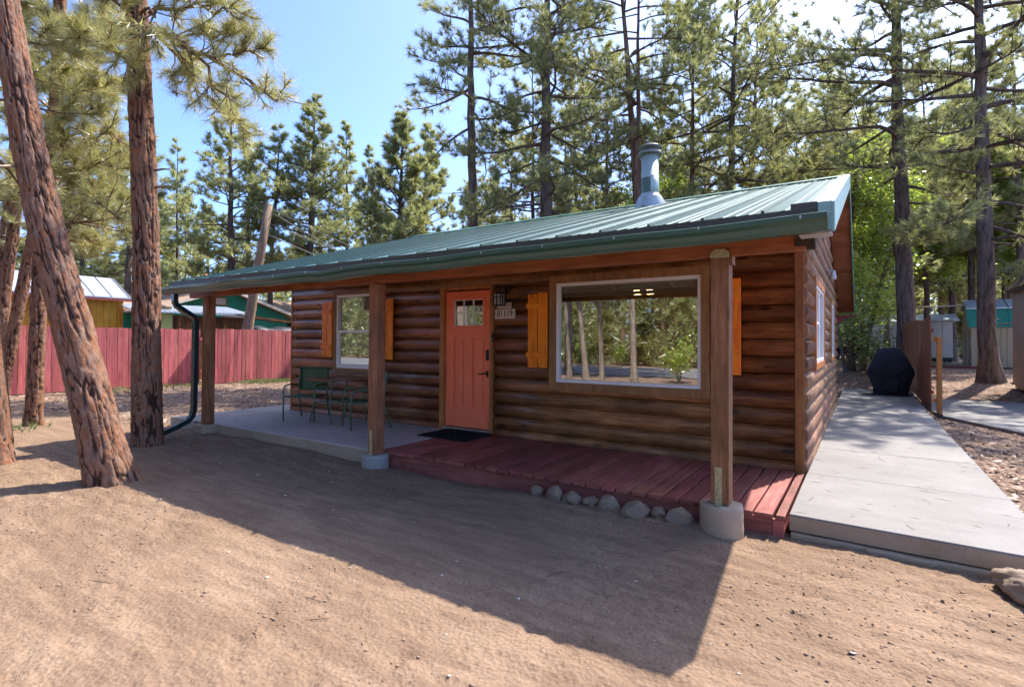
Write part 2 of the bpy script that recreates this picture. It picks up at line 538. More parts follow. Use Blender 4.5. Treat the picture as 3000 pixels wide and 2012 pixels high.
leafy('needles_near', [(0.28, 0.27, 0.075), (0.43, 0.41, 0.135), (0.58, 0.54, 0.22)], 0.6, 0.1, 0.35, 1.1, tip=(0.46, 0.25, 0.105))
leafy('needles_mid', [(0.23, 0.245, 0.085), (0.37, 0.38, 0.13), (0.52, 0.50, 0.19)], 0.66, 0.25, 0.4, 0.5)
leafy('needles_far', [(0.24, 0.265, 0.09), (0.38, 0.395, 0.135), (0.52, 0.51, 0.19)], 0.68, 0.25, 0.45, 0.35)
leafy('needles_brown', [(0.22, 0.11, 0.045), (0.34, 0.18, 0.08), (0.40, 0.23, 0.11)], 0.4, 0.1)
leafy('leaf_green', [(0.26, 0.35, 0.045), (0.40, 0.50, 0.07), (0.53, 0.60, 0.115)], 0.68, 0.2, 0.3, 0.6)
leafy('leaf_dark', [(0.18, 0.265, 0.05), (0.29, 0.385, 0.075), (0.42, 0.50, 0.125)], 0.66, 0.2, 0.35, 0.6)
leafy('grass_blade', [(0.10, 0.16, 0.03), (0.18, 0.22, 0.05), (0.28, 0.26, 0.09)], 0.4, 0.1)

def bark(name, furrow, plate1, plate2, flake):
    """'plate' attribute: 0 in the furrows, 1 on the plates of the bark"""
    t = NT(name)
    co = t.coords()
    at_ = t.node('Attribute'); at_.attribute_name = 'plate'
    at2 = t.node('Attribute'); at2.attribute_name = 'cell'
    n = t.noise(t.scaled(co, (9, 9, 3.5)), 2.2, 6, 0.65)
    c = t.mix(at2.outputs['Fac'], plate1, plate2)
    c = t.mix(t.ramp(n, [(0.4, 0.0), (0.68, 0.9)]), c, flake)
    c = t.mix(t.ramp(at_.outputs['Fac'], [(0.08, 0.0), (0.5, 1.0)]), furrow, c)
    fl = t.noise(t.scaled(co, (34, 34, 9)), 2.0, 5, 0.75)
    t.bump(fl, 0.8, 0.014)
    t.done(c, 0.85, spec=0.25)
bark('bark_red', (0.050, 0.024, 0.016), (0.29, 0.108, 0.046), (0.165, 0.088, 0.057), (0.28, 0.185, 0.135))
def bark_far(name, a, b):
    t = NT(name)
    co = t.coords()
    v = t.noise(t.scaled(co, (7, 7, 1.3)), 1.6, 5, 0.7)
    c = t.ramp(v, [(0.35, a), (0.65, b)])
    t.bump(v, 0.8, 0.05)
    t.done(t.vary(c, 0.15), 0.9, spec=0.2)
bark_far('bark_dark', (0.055, 0.040, 0.034), (0.20, 0.145, 0.12))
bark_far('bark_brown', (0.065, 0.038, 0.028), (0.26, 0.155, 0.105))
bark_far('bark_grey', (0.12, 0.092, 0.07), (0.28, 0.225, 0.175))
bark_far('dead_branch', (0.20, 0.15, 0.10), (0.42, 0.33, 0.24))

# ------------------------------------------------------------------ ground
def ground_z(x, y):
    x = np.asarray(x, float); y = np.asarray(y, float)
    z = 0.45 * smooth01((y - 11.3) / 4.6) * smooth01((x + 9.0) / 6.0)
    z = z - 0.05 * smooth01((x + 6.5) / 1.5) * smooth01((-2.2 - x) / 1.2) * smooth01((y + 3.4) / 1.2) * smooth01((1.0 - y) / 1.5)
    return z
def gz(x, y):
    return float(ground_z(np.array([x]), np.array([y]))[0])

def make_ground():
    def axis(a, b, step, lo, hi, g=1.16):
        c = list(np.arange(a, b + 1e-6, step))
        s, v = step, a
        while v > lo:
            s *= g; v -= s; c.insert(0, v)
        s, v = step, b
        while v < hi:
            s *= g; v += s; c.append(v)
        return np.array(c)
    xs = axis(-9.2, 2.4, 0.027, -420, 420)
    ys = axis(-6.0, -1.35, 0.024, -420, 620)
    X, Y = np.meshgrid(xs, ys)
    near = smooth01((9 - np.abs(X + 3.5)) / 3.0) * smooth01((5.5 - np.abs(Y + 3.0)) / 2.0)
    a = math.radians(-28)
    U, V = X * math.cos(a) + Y * math.sin(a), -X * math.sin(a) + Y * math.cos(a)
    d = 0.045 * (fbm(X * 0.7, Y * 0.7, 3, 3) - 0.5)
    d += 0.013 * (fbm(U * 2.2, V * 7.0, 11, 4) - 0.5)                     # raked streaks
    wob = fbm(X * 1.1, Y * 1.1, 77, 2) * 6
    d += 0.0025 * np.sin(V * 42 + wob) * smooth01((fbm(X * 0.8, Y * 0.8, 5, 2) - 0.45) / 0.2)   # rake teeth
    d += 0.026 * (fbm(X * 8, Y * 8, 21, 4, 0.62) - 0.5) * (0.35 + smooth01((fbm(X * 0.9, Y * 0.9, 19, 3) - 0.42) / 0.2))
    pits = smooth01((vnoise(X * 17, Y * 17, 31) - 0.72) / 0.2) * smooth01((fbm(X * 1.3, Y * 1.3, 8, 2) - 0.42) / 0.2)
    d -= 0.018 * pits
    d += 0.006 * (vnoise(X * 36, Y * 36, 41) - 0.5) + 0.007 * smooth01((vnoise(X * 26, Y * 26, 43) - 0.78) / 0.15)
    Z = ground_z(X, Y) + d * near + 0.03 * (fbm(X * 0.5, Y * 0.5, 51, 3) - 0.5) * (1 - near)
    # a little bank of soil heaped along patio and deck
    Z += 0.035 * np.exp(-((Y + 1.9) / 0.22) ** 2) * smooth01((X + 9.6) / 0.5) * smooth01((-0.8 - X) / 0.3) * (0.6 + fbm(X * 2, Y * 2, 61, 2))
    inside = (X > -9.8) & (X < 1.0) & (Y > -1.55) & (Y < 11.5)
    Z = np.where(inside, np.minimum(Z, -0.03), Z)
    # litter of chips and needles: right of the walk, beyond the patio and under the trees
    n = fbm(X * 0.6, Y * 0.6, 71, 4)
    rightside = smooth01((X - 0.9) / 0.25) * smooth01((Y + 1.3 + 1.2 * n) / 0.8)
    leftside = smooth01((-X - 9.6 - 2.4 * (n - 0.5)) / 1.2) * smooth01((Y + 2.6 + 2.0 * (n - 0.5)) / 1.5)
    back = smooth01((Y - 6.0) / 2.0)
    farleft = smooth01((-X - 13) / 2.0)
    behind = smooth01((-Y - 9.0) / 3.0)
    mulch = np.clip(np.maximum.reduce([rightside, leftside, back, farleft, behind]), 0, 1)
    ny, nx = X.shape
    idx = np.arange(nx * ny).reshape(ny, nx)
    F = np.stack([idx[:-1, :-1], idx[:-1, 1:], idx[1:, 1:], idx[1:, :-1]], -1).reshape(-1, 4)
    V = np.stack([X, Y, Z], -1).reshape(-1, 3)
    m = np_mesh('ground', V, F, True, {'mulch': mulch.ravel()})
    return link('ground', m, None, 'ground_soil')

def soil_mat():
    t = NT('ground_soil')
    co = t.coords(rnd=False)
    mu = t.node('Attribute'); mu.attribute_name = 'mulch'
    big = t.noise(co, 0.75, 6, 0.66)
    dirt = t.ramp(big, [(0.28, (0.20, 0.128, 0.080)), (0.48, (0.270, 0.179, 0.116)), (0.72, (0.325, 0.223, 0.150))])
    rot = t.node('Mapping'); t.l.new(co, rot.inputs[0]); rot.inputs['Rotation'].default_value = (0, 0, math.radians(28)); rot.inputs['Scale'].default_value = (1.0, 6.5, 1.0)
    stk = t.noise(rot.outputs[0], 1.3, 5, 0.68)
    dirt = t.mix(t.ramp(stk, [(0.42, 0.55), (0.56, 0.0)]), dirt, (0.155, 0.098, 0.064))
    dirt = t.mix(t.ramp(stk, [(0.58, 0.0), (0.72, 0.4)]), dirt, (0.36, 0.255, 0.18))
    fine = t.noise(co, 38, 5, 0.7)
    dirt = t.mix(t.ramp(fine, [(0.36, 0.5), (0.56, 0.0)]), dirt, (0.155, 0.095, 0.064))
    speck = t.voronoi(co, 55)
    dirt = t.mix(t.ramp(speck, [(0.05, 0.45), (0.11, 0.0)]), dirt, (0.55, 0.45, 0.35))
    cell = t.voronoi(co, 26, 'F1', 'Color')
    cellv = t.node('SeparateColor'); t.l.new(cell, cellv.inputs[0])
    chips = t.ramp(cellv.outputs[0], [(0.1, (0.085, 0.05, 0.034)), (0.5, (0.215, 0.135, 0.095)), (0.95, (0.41, 0.31, 0.24))])
    chips = t.mix(t.ramp(big, [(0.4, 0.0), (0.7, 0.55)]), chips, (0.15, 0.09, 0.06))
    mfac = t.math('ADD', mu.outputs['Fac'], t.math('MULTIPLY', t.math('SUBTRACT', t.noise(co, 5, 4, 0.7), 0.5), 0.55))
    mf = t.ramp(mfac, [(0.4, 0.0), (0.62, 1.0)])
    col = t.mix(mf, dirt, chips)
    h = t.math('ADD', t.math('MULTIPLY', t.noise(co, 24, 5, 0.72), 1.0), t.math('MULTIPLY', t.voronoi(co, 40), 0.5))
    t.bump(h, 0.9, 0.016)
    t.done(col, 0.95, spec=0.15)
soil_mat()
ground = tag(make_ground(), 'bare tan dirt yard running out to chip covered forest floor', None, kind='structure')

def loose_bits(name, mat, pts, size, flat=0.6, seed=3, z0=0.0):
    """small angular clods or chips joined as one mass; pts (n,3)"""
    r = np.random.default_rng(seed)
    n = len(pts)
    base = np.array([[1, 0, 0], [-1, 0, 0], [0, 1, 0], [0, -1, 0], [0, 0, 1], [0, 0, -0.6]], float)
    tri = np.array([[0, 2, 4], [2, 1, 4], [1, 3, 4], [3, 0, 4], [2, 0, 5], [1, 2, 5], [3, 1, 5], [0, 3, 5]])
    s = size[:, None, None] * (0.7 + 0.6 * r.random((n, 6, 1)))
    v = base[None] * s
    v[..., 0] *= (0.7 + 0.9 * r.random((n, 1)))
    v[..., 2] *= flat
    th = r.random(n) * 6.283
    c, s_ = np.cos(th)[:, None], np.sin(th)[:, None]
    x, y = v[..., 0] * c - v[..., 1] * s_, v[..., 0] * s_ + v[..., 1] * c
    v = np.stack([x, y, v[..., 2]], -1) + pts[:, None, :]
    F = (np.arange(n)[:, None, None] * 6 + tri[None]).reshape(-1, 3)
    return link(name, np_mesh(name, v.reshape(-1, 3), F), None, mat)

def surface_sampler():
    m = ground.data
    n = len(m.vertices)
    co = np.empty(n * 3, np.float32); m.vertices.foreach_get('co', co)
    return co.reshape(-1, 3)
GV = surface_sampler()
_nearsel = (GV[:, 0] > -9.3) & (GV[:, 0] < 2.5) & (GV[:, 1] > -6.1) & (GV[:, 1] < -1.2)
GN = GV[_nearsel]
paint('clod', (0.27, 0.18, 0.12), 0.95, 0.25, 30.0)
paint('pale_chip', (0.62, 0.52, 0.42), 0.8, 0.15, 30.0)
paint('dark_twig', (0.075, 0.045, 0.03), 0.9, 0.3, 30.0)
def scatter_yard():
    r = np.random.default_rng(12)
    # clustered clods
    dens = smooth01((fbm(GN[:, 0] * 1.3, GN[:, 1] * 1.3, 91, 4, 0.6) - 0.44) / 0.2) ** 1.6 + 0.05
    outside = ~((GN[:, 0] > -9.9) & (GN[:, 0] < 2.4) & (GN[:, 1] > -1.66))
    p = dens * outside
    p /= p.sum()
    idx = r.choice(len(GN), 10000, p=p)
    pts = GN[idx] + np.c_[(r.random((10000, 2)) - 0.5) * 0.03, np.zeros(10000)]
    size = 0.002 + 0.0105 * r.random(10000) ** 3.2
    pts[:, 2] += size * 0.15
    o = loose_bits('dirt_clods', 'clod', pts, size, 0.75, 5)
    tag(o, 'small dry dirt clods and pebbles strewn over the raked yard', 'pebbles', kind='stuff')
    p2 = outside / outside.sum()
    idx = r.choice(len(GN), 150, p=p2)
    pts = GN[idx].copy(); size = 0.005 + 0.011 * r.random(150) ** 2
    o = loose_bits('wood_chips', 'pale_chip', pts + np.array([0, 0, 0.003]), size, 0.35, 6)
    tag(o, 'pale wood chips and gravel bits lying on the dirt', 'chips', kind='stuff')
    # twigs and dry needles
    mb = MB()
    for k in range(70):
        q = GN[r.choice(len(GN), p=p2)]
        a = r.random() * 6.28; L = 0.03 + 0.07 * r.random()
        d = Vector((math.cos(a), math.sin(a), 0.0)) * L
        c = Vector(q) + Vector((0, 0, 0.006))
        mb.tube([c - d, c + Vector((r.normal() * 0.008, r.normal() * 0.008, 0.004)), c + d], [0.0016, 0.0022, 0.001], 4)
    o = mb.build('dry_twigs', 'dark_twig')
    tag(o, 'thin dry twigs and needles dropped on the dirt', 'twigs', kind='stuff')
scatter_yard()

def scatter_mulch():
    r = np.random.default_rng(33)
    n = 26000
    # flat chips right of the walk and left of the patio
    P = []
    a = np.c_[1.08 + 5.5 * r.random(9000) ** 1.5, -0.6 + 14 * r.random(9000) ** 1.3]
    b = np.c_[-9.8 - 9.0 * r.random(9000), -2.2 + 9.5 * r.random(9000)]
    c = np.c_[-1.5 + 8 * r.random(6000), 12 + 9 * r.random(6000)]
    P = np.concatenate([a, b, c])
    keep = ~((P[:, 0] > 1.0) & (P[:, 1] > 5.3) & (P[:, 1] < 15) & (P[:, 0] < 6) & ((P[:, 1] - 7.6) > -2.2 * (P[:, 0] - 1.3)))
    P = P[keep]; n = len(P)
    z = ground_z(P[:, 0], P[:, 1]) + 0.012
    L = 0.012 + 0.035 * r.random(n) ** 2; W = L * (0.25 + 0.35 * r.random(n))
    th = r.random(n) * 6.283; tl = (r.random(n) - 0.5) * 0.7; tw = (r.random(n) - 0.5) * 0.7
    ux, uy = np.cos(th), np.sin(th)
    U = np.stack([ux * np.cos(tl), uy * np.cos(tl), np.sin(tl)], -1) * L[:, None]
    Wv = np.stack([-uy * np.cos(tw), ux * np.cos(tw), np.sin(tw)], -1) * W[:, None]
    c = np.stack([P[:, 0], P[:, 1], z], -1)
    V = np.stack([c - U - Wv, c + U - Wv, c + U + Wv, c - U + Wv], 1).reshape(-1, 3)
    F = np.arange(n * 4).reshape(-1, 4)
    t = NT('chip_bark')
    geo = t.node('NewGeometry')
    t.done(t.ramp(geo.outputs['Random Per Island'], [(0.0, (0.10, 0.055, 0.035)), (0.45, (0.24, 0.15, 0.105)), (0.8, (0.36, 0.25, 0.19)), (1.0, (0.56, 0.47, 0.39))]), 0.9, spec=0.2)
    o = link('bark_chips', np_mesh('bark_chips', V, F), None, 'chip_bark')
    tag(o, 'loose brown bark chips covering the ground beside walk and patio', 'bark chips', kind='stuff')
scatter_mulch()

# ------------------------------------------------------------------ paved surfaces
DZ = 0.172
def slab_piece(name, mat, parent, x0, x1, y0, y1, z0, z1, skew=0.0, bev=0.012):
    poly = [(x0, y0), (x1, y0 + skew), (x1, y1 + skew), (x0, y1)]
    return MB().prism(poly, 'z', z0, z1).build(name, mat, parent, bev)
walk = empty('walkway', (0.3, 3, 0), kind='structure')
tag(walk, 'grey concrete walkway along the side of the cabin')
yj = [-1.62, -0.02, 1.62, 3.35, 5.1, 6.9, 8.8, 10.7, 12.4]
for i in range(len(yj) - 1):
    slab_piece('slab', 'concrete_walk', walk, -0.485, 1.06, yj[i] + 0.007, yj[i + 1] - 0.007, 0.045 if i == 0 else -0.05, DZ - 0.002 * (i > 0), -0.10, 0.008)
MB().prism([(-0.483, -1.6185), (1.058, -1.7185), (1.058, -1.710), (-0.483, -1.610)], 'z', 0.047, DZ - 0.014).build('slab_edge', 'concrete_edge', walk, 0.003)
# rough footing lip under the front of the walk
NL = 46
v, f = [], []
for i in range(NL + 1):
    x = -0.47 + 1.52 * i / NL
    y0 = -1.632 - 0.065 * (x + 0.485) - 0.022 * fbm(np.array([x * 5.0]), np.array([0.3]), 5, 3)[0] - (0.02 if 14 < i < 27 else 0.0)
    zt = 0.043 - 0.012 * fbm(np.array([x * 7.0]), np.array([4.3]), 9, 3)[0]
    v += [(x, y0, -0.10), (x, y0 - 0.004, zt - 0.012), (x, y0 + 0.012, zt), (x, y0 + 0.3, zt), (x, y0 + 0.3, -0.10)]
for i in range(NL):
    for j in range(5): f.append((i * 5 + j, i * 5 + (j + 1) % 5, (i + 1) * 5 + (j + 1) % 5, (i + 1) * 5 + j))
MB().add(v, f).build('slab_footing', 'concrete_edge', walk)
patio = empty('patio', (-7.4, -0.8, 0), kind='structure')
tag(patio, 'grey concrete patio slab under the porch roof')
slab_piece('slab', 'concrete_patio', patio, -7.035, -4.99, -1.76, -0.03, -0.1, DZ, 0, 0.01)
slab_piece('slab', 'concrete_patio', patio, -9.22, -7.04, -1.76, -0.03, -0.1, DZ, 0, 0.01)
slab_piece('slab', 'concrete_patio', patio, -10.02, -9.226, -1.80, 1.4, -0.1, DZ - 0.001, 0.02, 0.01)
boxo('slab_edge', 'concrete_edge', patio, -9.20, -4.995, -1.7635, -1.755, -0.09, DZ - 0.012, 0.003)
pad = empty('side_pavement', (3, 8, 0), kind='structure')
tag(pad, 'pale concrete pad beyond the cedar gate post')
MB().prism([(1.27, 7.72), (2.3, 5.45), (9.0, -9.4), (16, -9.4), (16, 19.5), (4.2, 14.9), (1.3, 13.6)], 'z', -0.1, 0.055).build('slab', 'concrete_walk', pad)
pad.children[0].data.materials[0] = MATS['concrete_walk']

# ------------------------------------------------------------------ red wooden deck in front of the door
deck = empty('wooden_deck', (-2.8, -0.85, 0), 'low red painted plank deck in front of the coral door', 'deck')
r_ = random.Random(9)
pl = 0.1455
xd = -4.945
k = 0
while xd < -0.66:
    x1 = min(xd + pl - 0.014, -0.575)
    dy = r_.uniform(-0.008, 0.008)
    boxo('plank', 'deck_paint', deck, xd, x1, -1.70 + dy, -0.035, DZ - 0.038, DZ + r_.uniform(-0.003, 0.002), 0.004)
    xd += pl; k += 1
boxo('plank', 'deck_paint', deck, -0.572, -0.507, -1.69, -0.06, DZ - 0.040, DZ - 0.006, 0.004)
boxo('skirt_board', 'deck_skirt', deck, -4.90, -0.60, -1.672, -1.634, -0.06, DZ - 0.042, 0.004)
boxo('skirt_board', 'deck_skirt', deck, -0.598, -0.515, -1.674, -1.634, -0.04, DZ - 0.044, 0.004)
boxo('skirt_board', 'deck_skirt', deck, -4.94, -4.902, -1.66, -0.06, -0.06, DZ - 0.042, 0.004)
boxo('joist', 'deck_skirt', deck, -0.556, -0.518, -1.63, -0.06, -0.04, DZ - 0.044)

# ------------------------------------------------------------------ the log cabin
XL, XR, YB = -9.2265, -0.5024, 7.9
EAVE_Y, EAVE_Z, RIDGE_Y, RIDGE_Z = -2.15, 2.42, 3.40, 4.07
SL = (RIDGE_Z - EAVE_Z) / (RIDGE_Y - EAVE_Y)
BACK_Y, BACK_Z = 8.45, 2.36
SLB = (BACK_Z - RIDGE_Z) / (BACK_Y - RIDGE_Y)
def roof_z(y):
    return EAVE_Z + SL * (y - EAVE_Y) if y < RIDGE_Y else RIDGE_Z + SLB * (y - RIDGE_Y)
cabin = empty('log_cabin', (-4.9, 3.5, 0), 'brown log sided cabin with green metal roof, porch and coral door', 'cabin')

LOGH, LOGB = 0.184, 0.062
def log_profile(z0, z1, zc):
    """(depth, z) points of a half-round log face between z0 and z1; depth 0 is the wall plane, positive outwards"""
    zs = np.linspace(z0, z1, 9)
    q = np.clip(np.abs(zs - zc) / (LOGH / 2), 0, 1)
    dep = -0.034 + LOGB * np.sqrt(np.clip(1 - (q * 0.985) ** 2.4, 0, 1))
    return list(zip(dep, zs))
def log_piece(parent, axis, a, b, z0, z1, zc, plane, sign, mat, slope=None):
    """axis 'x': a log along x with its face at y = plane - sign*depth ; axis 'y': along y with its face at x = plane + depth"""
    prof = log_profile(z0, z1, zc)
    n = max(1, int((b - a) / 0.9))
    ts = np.linspace(a, b, n + 1)
    v, f = [], []
    w = random.uniform(-0.003, 0.003)
    for t in ts:
        for dep, z in prof:
            dep2 = dep + w + 0.002 * math.sin(t * 2.1 + zc * 31)
            v.append((t, plane - dep2, z) if axis == 'x' else (plane + dep2, t, z))
    m = len(prof)
    for i in range(n):
        for j in range(m - 1):
            f.append((i * m + j, (i + 1) * m + j, (i + 1) * m + j + 1, i * m + j + 1) if axis == 'x' else (i * m + j, (i + 1) * m + j, (i + 1) * m + j + 1, i * m + j + 1))
    mb = MB()
    mb.add(v, f, True)
    # closed ends reaching back into the wall
    for t, e in ((a, 0), (b, n)):
        o = len(mb.v)
        idx = [e * m + j for j in range(m)]
        back = [(t, plane + 0.06, z0), (t, plane + 0.06, z1)] if axis == 'x' else [(plane - 0.06, t, z0), (plane - 0.06, t, z1)]
        mb.v += back
        mb.f.append(tuple(idx + [o + 1, o])); mb.sm.append(False)
    return mb.build('log', mat, parent)

# openings as (a0, a1, z0, z1)
F_OPEN = [(-5.43, -4.44, 0.0, 2.33), (-3.47, -1.50, 0.92, 2.335), (-7.92, -6.77, 0.995, 2.335)]
S_OPEN = [(1.14, 2.86, 1.20, 2.30), (5.0, 6.2, 1.20, 2.30)]
def log_wall(parent, axis, a, b, ztop, opens, plane, mat, cut=None):
    i = 0
    z = 0.075
    while z < ztop - 0.01:
        z1 = min(z + LOGH, ztop)
        zc = z + LOGH / 2
        lo, hi = (a, b)
        if cut:
            c = cut(z1 - 0.03)
            if c is None: break
            lo, hi = max(a, c[0]), min(b, c[1])
            if hi - lo < 0.1: break
        # every band of this course between opening edges
        cuts = sorted({z + 0.0015, z1 - 0.0015, *[q for o in opens for q in (o[2], o[3]) if z + 0.01 < q < z1 - 0.01]})
        spans = []
        for za, zb in zip(cuts[:-1], cuts[1:]):
            zm = (za + zb) / 2
            segs = [(lo, hi)]
            for o in opens:
                if o[2] < zm < o[3]:
                    ns = []
                    for s in segs:
                        if o[1] <= s[0] or o[0] >= s[1]: ns.append(s)
                        else:
                            if o[0] > s[0]: ns.append((s[0], o[0]))
                            if o[1] < s[1]: ns.append((o[1], s[1]))
                    segs = ns
            for s in segs:
                log_piece(parent, axis, s[0] + 0.0015, s[1] - 0.0015, za, zb, zc, plane, 1, mat)
        z += LOGH
        i += 1

wf = MB()          # backing behind the logs with the same openings
def backing(mb, axis, a, b, z0, z1, opens, p0, p1):
    xs = sorted({a, b, *[q for o in opens for q in (o[0], o[1])]})
    zs = sorted({z0, z1, *[max(z0, q) for o in opens for q in (o[2], o[3])]})
    for i in range(len(xs) - 1):
        for j in range(len(zs) - 1):
            xm, zm = (xs[i] + xs[i + 1]) / 2, (zs[j] + zs[j + 1]) / 2
            if any(o[0] < xm < o[1] and o[2] < zm < o[3] for o in opens): continue
            if axis == 'x': mb.box(xs[i], xs[i + 1], p0, p1, zs[j], zs[j + 1])
            else: mb.box(p0, p1, xs[i], xs[i + 1], zs[j], zs[j + 1])
backing(wf, 'x', XL + 0.06, XR - 0.06, 0.02, 2.78, F_OPEN, 0.045, 0.13)
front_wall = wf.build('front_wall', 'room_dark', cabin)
ws = MB()
backing(ws, 'y', 0.14, YB - 0.02, 0.02, 2.62, S_OPEN, XR - 0.15, XR - 0.05)
ws.prism([(0.14, 2.62), (YB - 0.02, 2.62), (YB - 0.02, roof_z(YB) - 0.16), (RIDGE_Y, RIDGE_Z - 0.16), (0.14, roof_z(0.14) - 0.16)], 'x', XR - 0.15, XR - 0.05)
side_wall = ws.build('side_wall', 'room_dark', cabin)
def gable_cut(z):
    if z < roof_z(0) - 0.2: return (0.0, YB)
    y0 = EAVE_Y + (z + 0.17 - EAVE_Z) / SL
    y1 = RIDGE_Y + (z + 0.17 - RIDGE_Z) / SLB
    return (y0, y1) if y1 > y0 + 0.1 else None
log_wall(front_wall, 'x', XL + 0.05, XR - 0.095, 2.80, F_OPEN, 0.0, 'log_stain')
log_wall(side_wall, 'y', 0.005, YB, 3.9, S_OPEN, XR, 'log_side', gable_cut)
# other walls, never seen from the yard, close the cabin
MB().box(XL, XL + 0.12, 0.0, YB, 0.02, 2.78).prism([(0, 2.78), (YB, 2.62), (RIDGE_Y, RIDGE_Z - 0.2)], 'x', XL, XL + 0.12).build('end_wall', 'log_stain', cabin)
boxo('back_wall', 'log_stain', cabin, XL, XR - 0.16, YB - 0.02, YB + 0.1, 0.02, 2.5)
boxo('corner_board', 'corner_wood', cabin, XR - 0.092, XR - 0.006, -0.026, 0.03, 0.06, 2.8, 0.003)
boxo('corner_board', 'corner_wood', cabin, XL - 0.012, XL + 0.047, -0.022, 0.03, 0.06, 2.8, 0.003)
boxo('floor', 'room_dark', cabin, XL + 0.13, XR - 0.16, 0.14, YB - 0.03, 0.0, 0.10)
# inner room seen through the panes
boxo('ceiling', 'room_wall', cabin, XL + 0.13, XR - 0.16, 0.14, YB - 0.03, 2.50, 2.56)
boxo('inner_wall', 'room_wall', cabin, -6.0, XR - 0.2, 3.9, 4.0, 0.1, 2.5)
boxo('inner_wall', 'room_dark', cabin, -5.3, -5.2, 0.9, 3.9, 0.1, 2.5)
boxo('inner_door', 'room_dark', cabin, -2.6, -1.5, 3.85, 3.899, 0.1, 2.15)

# roof --------------------------------------------------------------------------------
RXL, RXR = -9.30, -0.175
slope_len = math.hypot(RIDGE_Y - EAVE_Y, RIDGE_Z - EAVE_Z)
rb = MB()
th = 0.10
rb.prism([(EAVE_Y, EAVE_Z - 0.008), (RIDGE_Y, RIDGE_Z - 0.008), (BACK_Y, BACK_Z - 0.008), (BACK_Y, BACK_Z - th), (RIDGE_Y, RIDGE_Z - th), (EAVE_Y, EAVE_Z - th)], 'x', RXL + 0.02, RXR - 0.02)
roof = rb.build('roof', 'soffit_wood', cabin)
NP = 22
PW = (RXR - RXL) / NP
def panel_mesh():
    """one ribbed steel panel in its own frame: x across, y up the slope from 0 to 1 (scaled), z off the roof"""
    prof = [(0.0, 0.004)]
    for cx in (0.13, 0.22, 0.31):
        prof += [(cx - 0.022, 0.004), (cx - 0.012, 0.0095), (cx + 0.012, 0.0095), (cx + 0.022, 0.004)]
    prof += [(PW - 0.001, 0.004)]
    v, f = [], []
    for t in (0.0, 1.0):
        for x, z in prof: v.append((x, t * slope_len, z))
        for x, z in reversed(prof): v.append((x, t * slope_len, z - 0.006))
    n = 2 * len(prof)
    for i in range(n):
        f.append((i, (i + 1) % n, n + (i + 1) % n, n + i))
    f.append(tuple(range(n))[::-1]); f.append(tuple(range(n, 2 * n)))
    m = bpy.data.meshes.new('roof_panel'); m.from_pydata(v, [], f); m.update()
    return m
pm = panel_mesh(); pm.materials.append(MATS['roof_green'])
ang = math.atan(SL)
for i in range(NP):
    o = bpy.data.objects.new('roof_panel', pm); COL.objects.link(o)
    o.parent = roof
    o.location = (RXL + i * PW, EAVE_Y - 0.03 * math.cos(ang), EAVE_Z - 0.03 * math.sin(ang) + 0.004)
    o.rotation_euler = (ang, 0, 0)
paint('seam_green_shade', (0.022, 0.062, 0.056), 0.35, 0.1, 3.0)  # dark seam paint with each seam's shadow line put into the colour
sm_ = MB().box(-0.011, 0.011, 0.0, slope_len, 0.0, 0.022).mesh('roof_seam'); sm_.materials.append(MATS['seam_green_shade'])
for i in range(1, NP):
    o = bpy.data.objects.new('roof_seam', sm_); COL.objects.link(o); o.parent = roof
    o.location = (RXL + i * PW - 0.002, EAVE_Y - 0.028 * math.cos(ang), EAVE_Z - 0.028 * math.sin(ang) + 0.006); o.rotation_euler = (ang, 0, 0)
MB().prism([(RIDGE_Y, RIDGE_Z), (BACK_Y, BACK_Z), (BACK_Y, BACK_Z + 0.03), (RIDGE_Y, RIDGE_Z + 0.03)], 'x', RXL, RXR).build('roof_sheet', 'roof_green', roof)
MB().prism([(RIDGE_Y - 0.15, RIDGE_Z - 0.15 * SL + 0.036), (RIDGE_Y, RIDGE_Z + 0.05), (RIDGE_Y + 0.15, RIDGE_Z - 0.15 * SL + 0.036), (RIDGE_Y + 0.14, RIDGE_Z - 0.15 * SL + 0.025), (RIDGE_Y, RIDGE_Z + 0.035), (RIDGE_Y - 0.145, RIDGE_Z - 0.15 * SL + 0.022)], 'x', RXL - 0.01, RXR + 0.01).build('ridge_cap', 'rake_green', roof)
# rake flashing along the right edge: a flat strip on the panels and a drop face
def along_slope(mb, x0, x1, y0, y1, d0, d1):
    mb.prism([(y0, roof_z(y0) + d0), (y1, roof_z(y1) + d0), (y1, roof_z(y1) + d1), (y0, roof_z(y0) + d1)], 'x', x0, x1)
mb = MB(); along_slope(mb, RXR - 0.115, RXR + 0.004, EAVE_Y - 0.02, RIDGE_Y - 0.02, 0.036, 0.044); mb.build('rake_flashing', 'flashing_green', roof)
mb = MB(); along_slope(mb, RXR + 0.005, RXR + 0.022, EAVE_Y - 0.02, RIDGE_Y, -0.165, 0.040); mb.build('rake_board', 'flashing_green', roof)
mb = MB(); along_slope(mb, RXR + 0.005, RXR + 0.022, RIDGE_Y + 0.001, BACK_Y, -0.175, 0.040); mb.build('rake_board', 'rake_green', roof)
boxo('eave_flashing', 'flashing_green', roof, RXR - 0.075, RXR + 0.004, EAVE_Y - 0.032, EAVE_Y - 0.012, EAVE_Z - 0.16, EAVE_Z + 0.03)
boxo('eave_flashing', 'galvanised', roof, RXR - 0.19, RXR + 0.004, EAVE_Y - 0.010, EAVE_Y + 0.15, EAVE_Z - 0.175, EAVE_Z - 0.163)
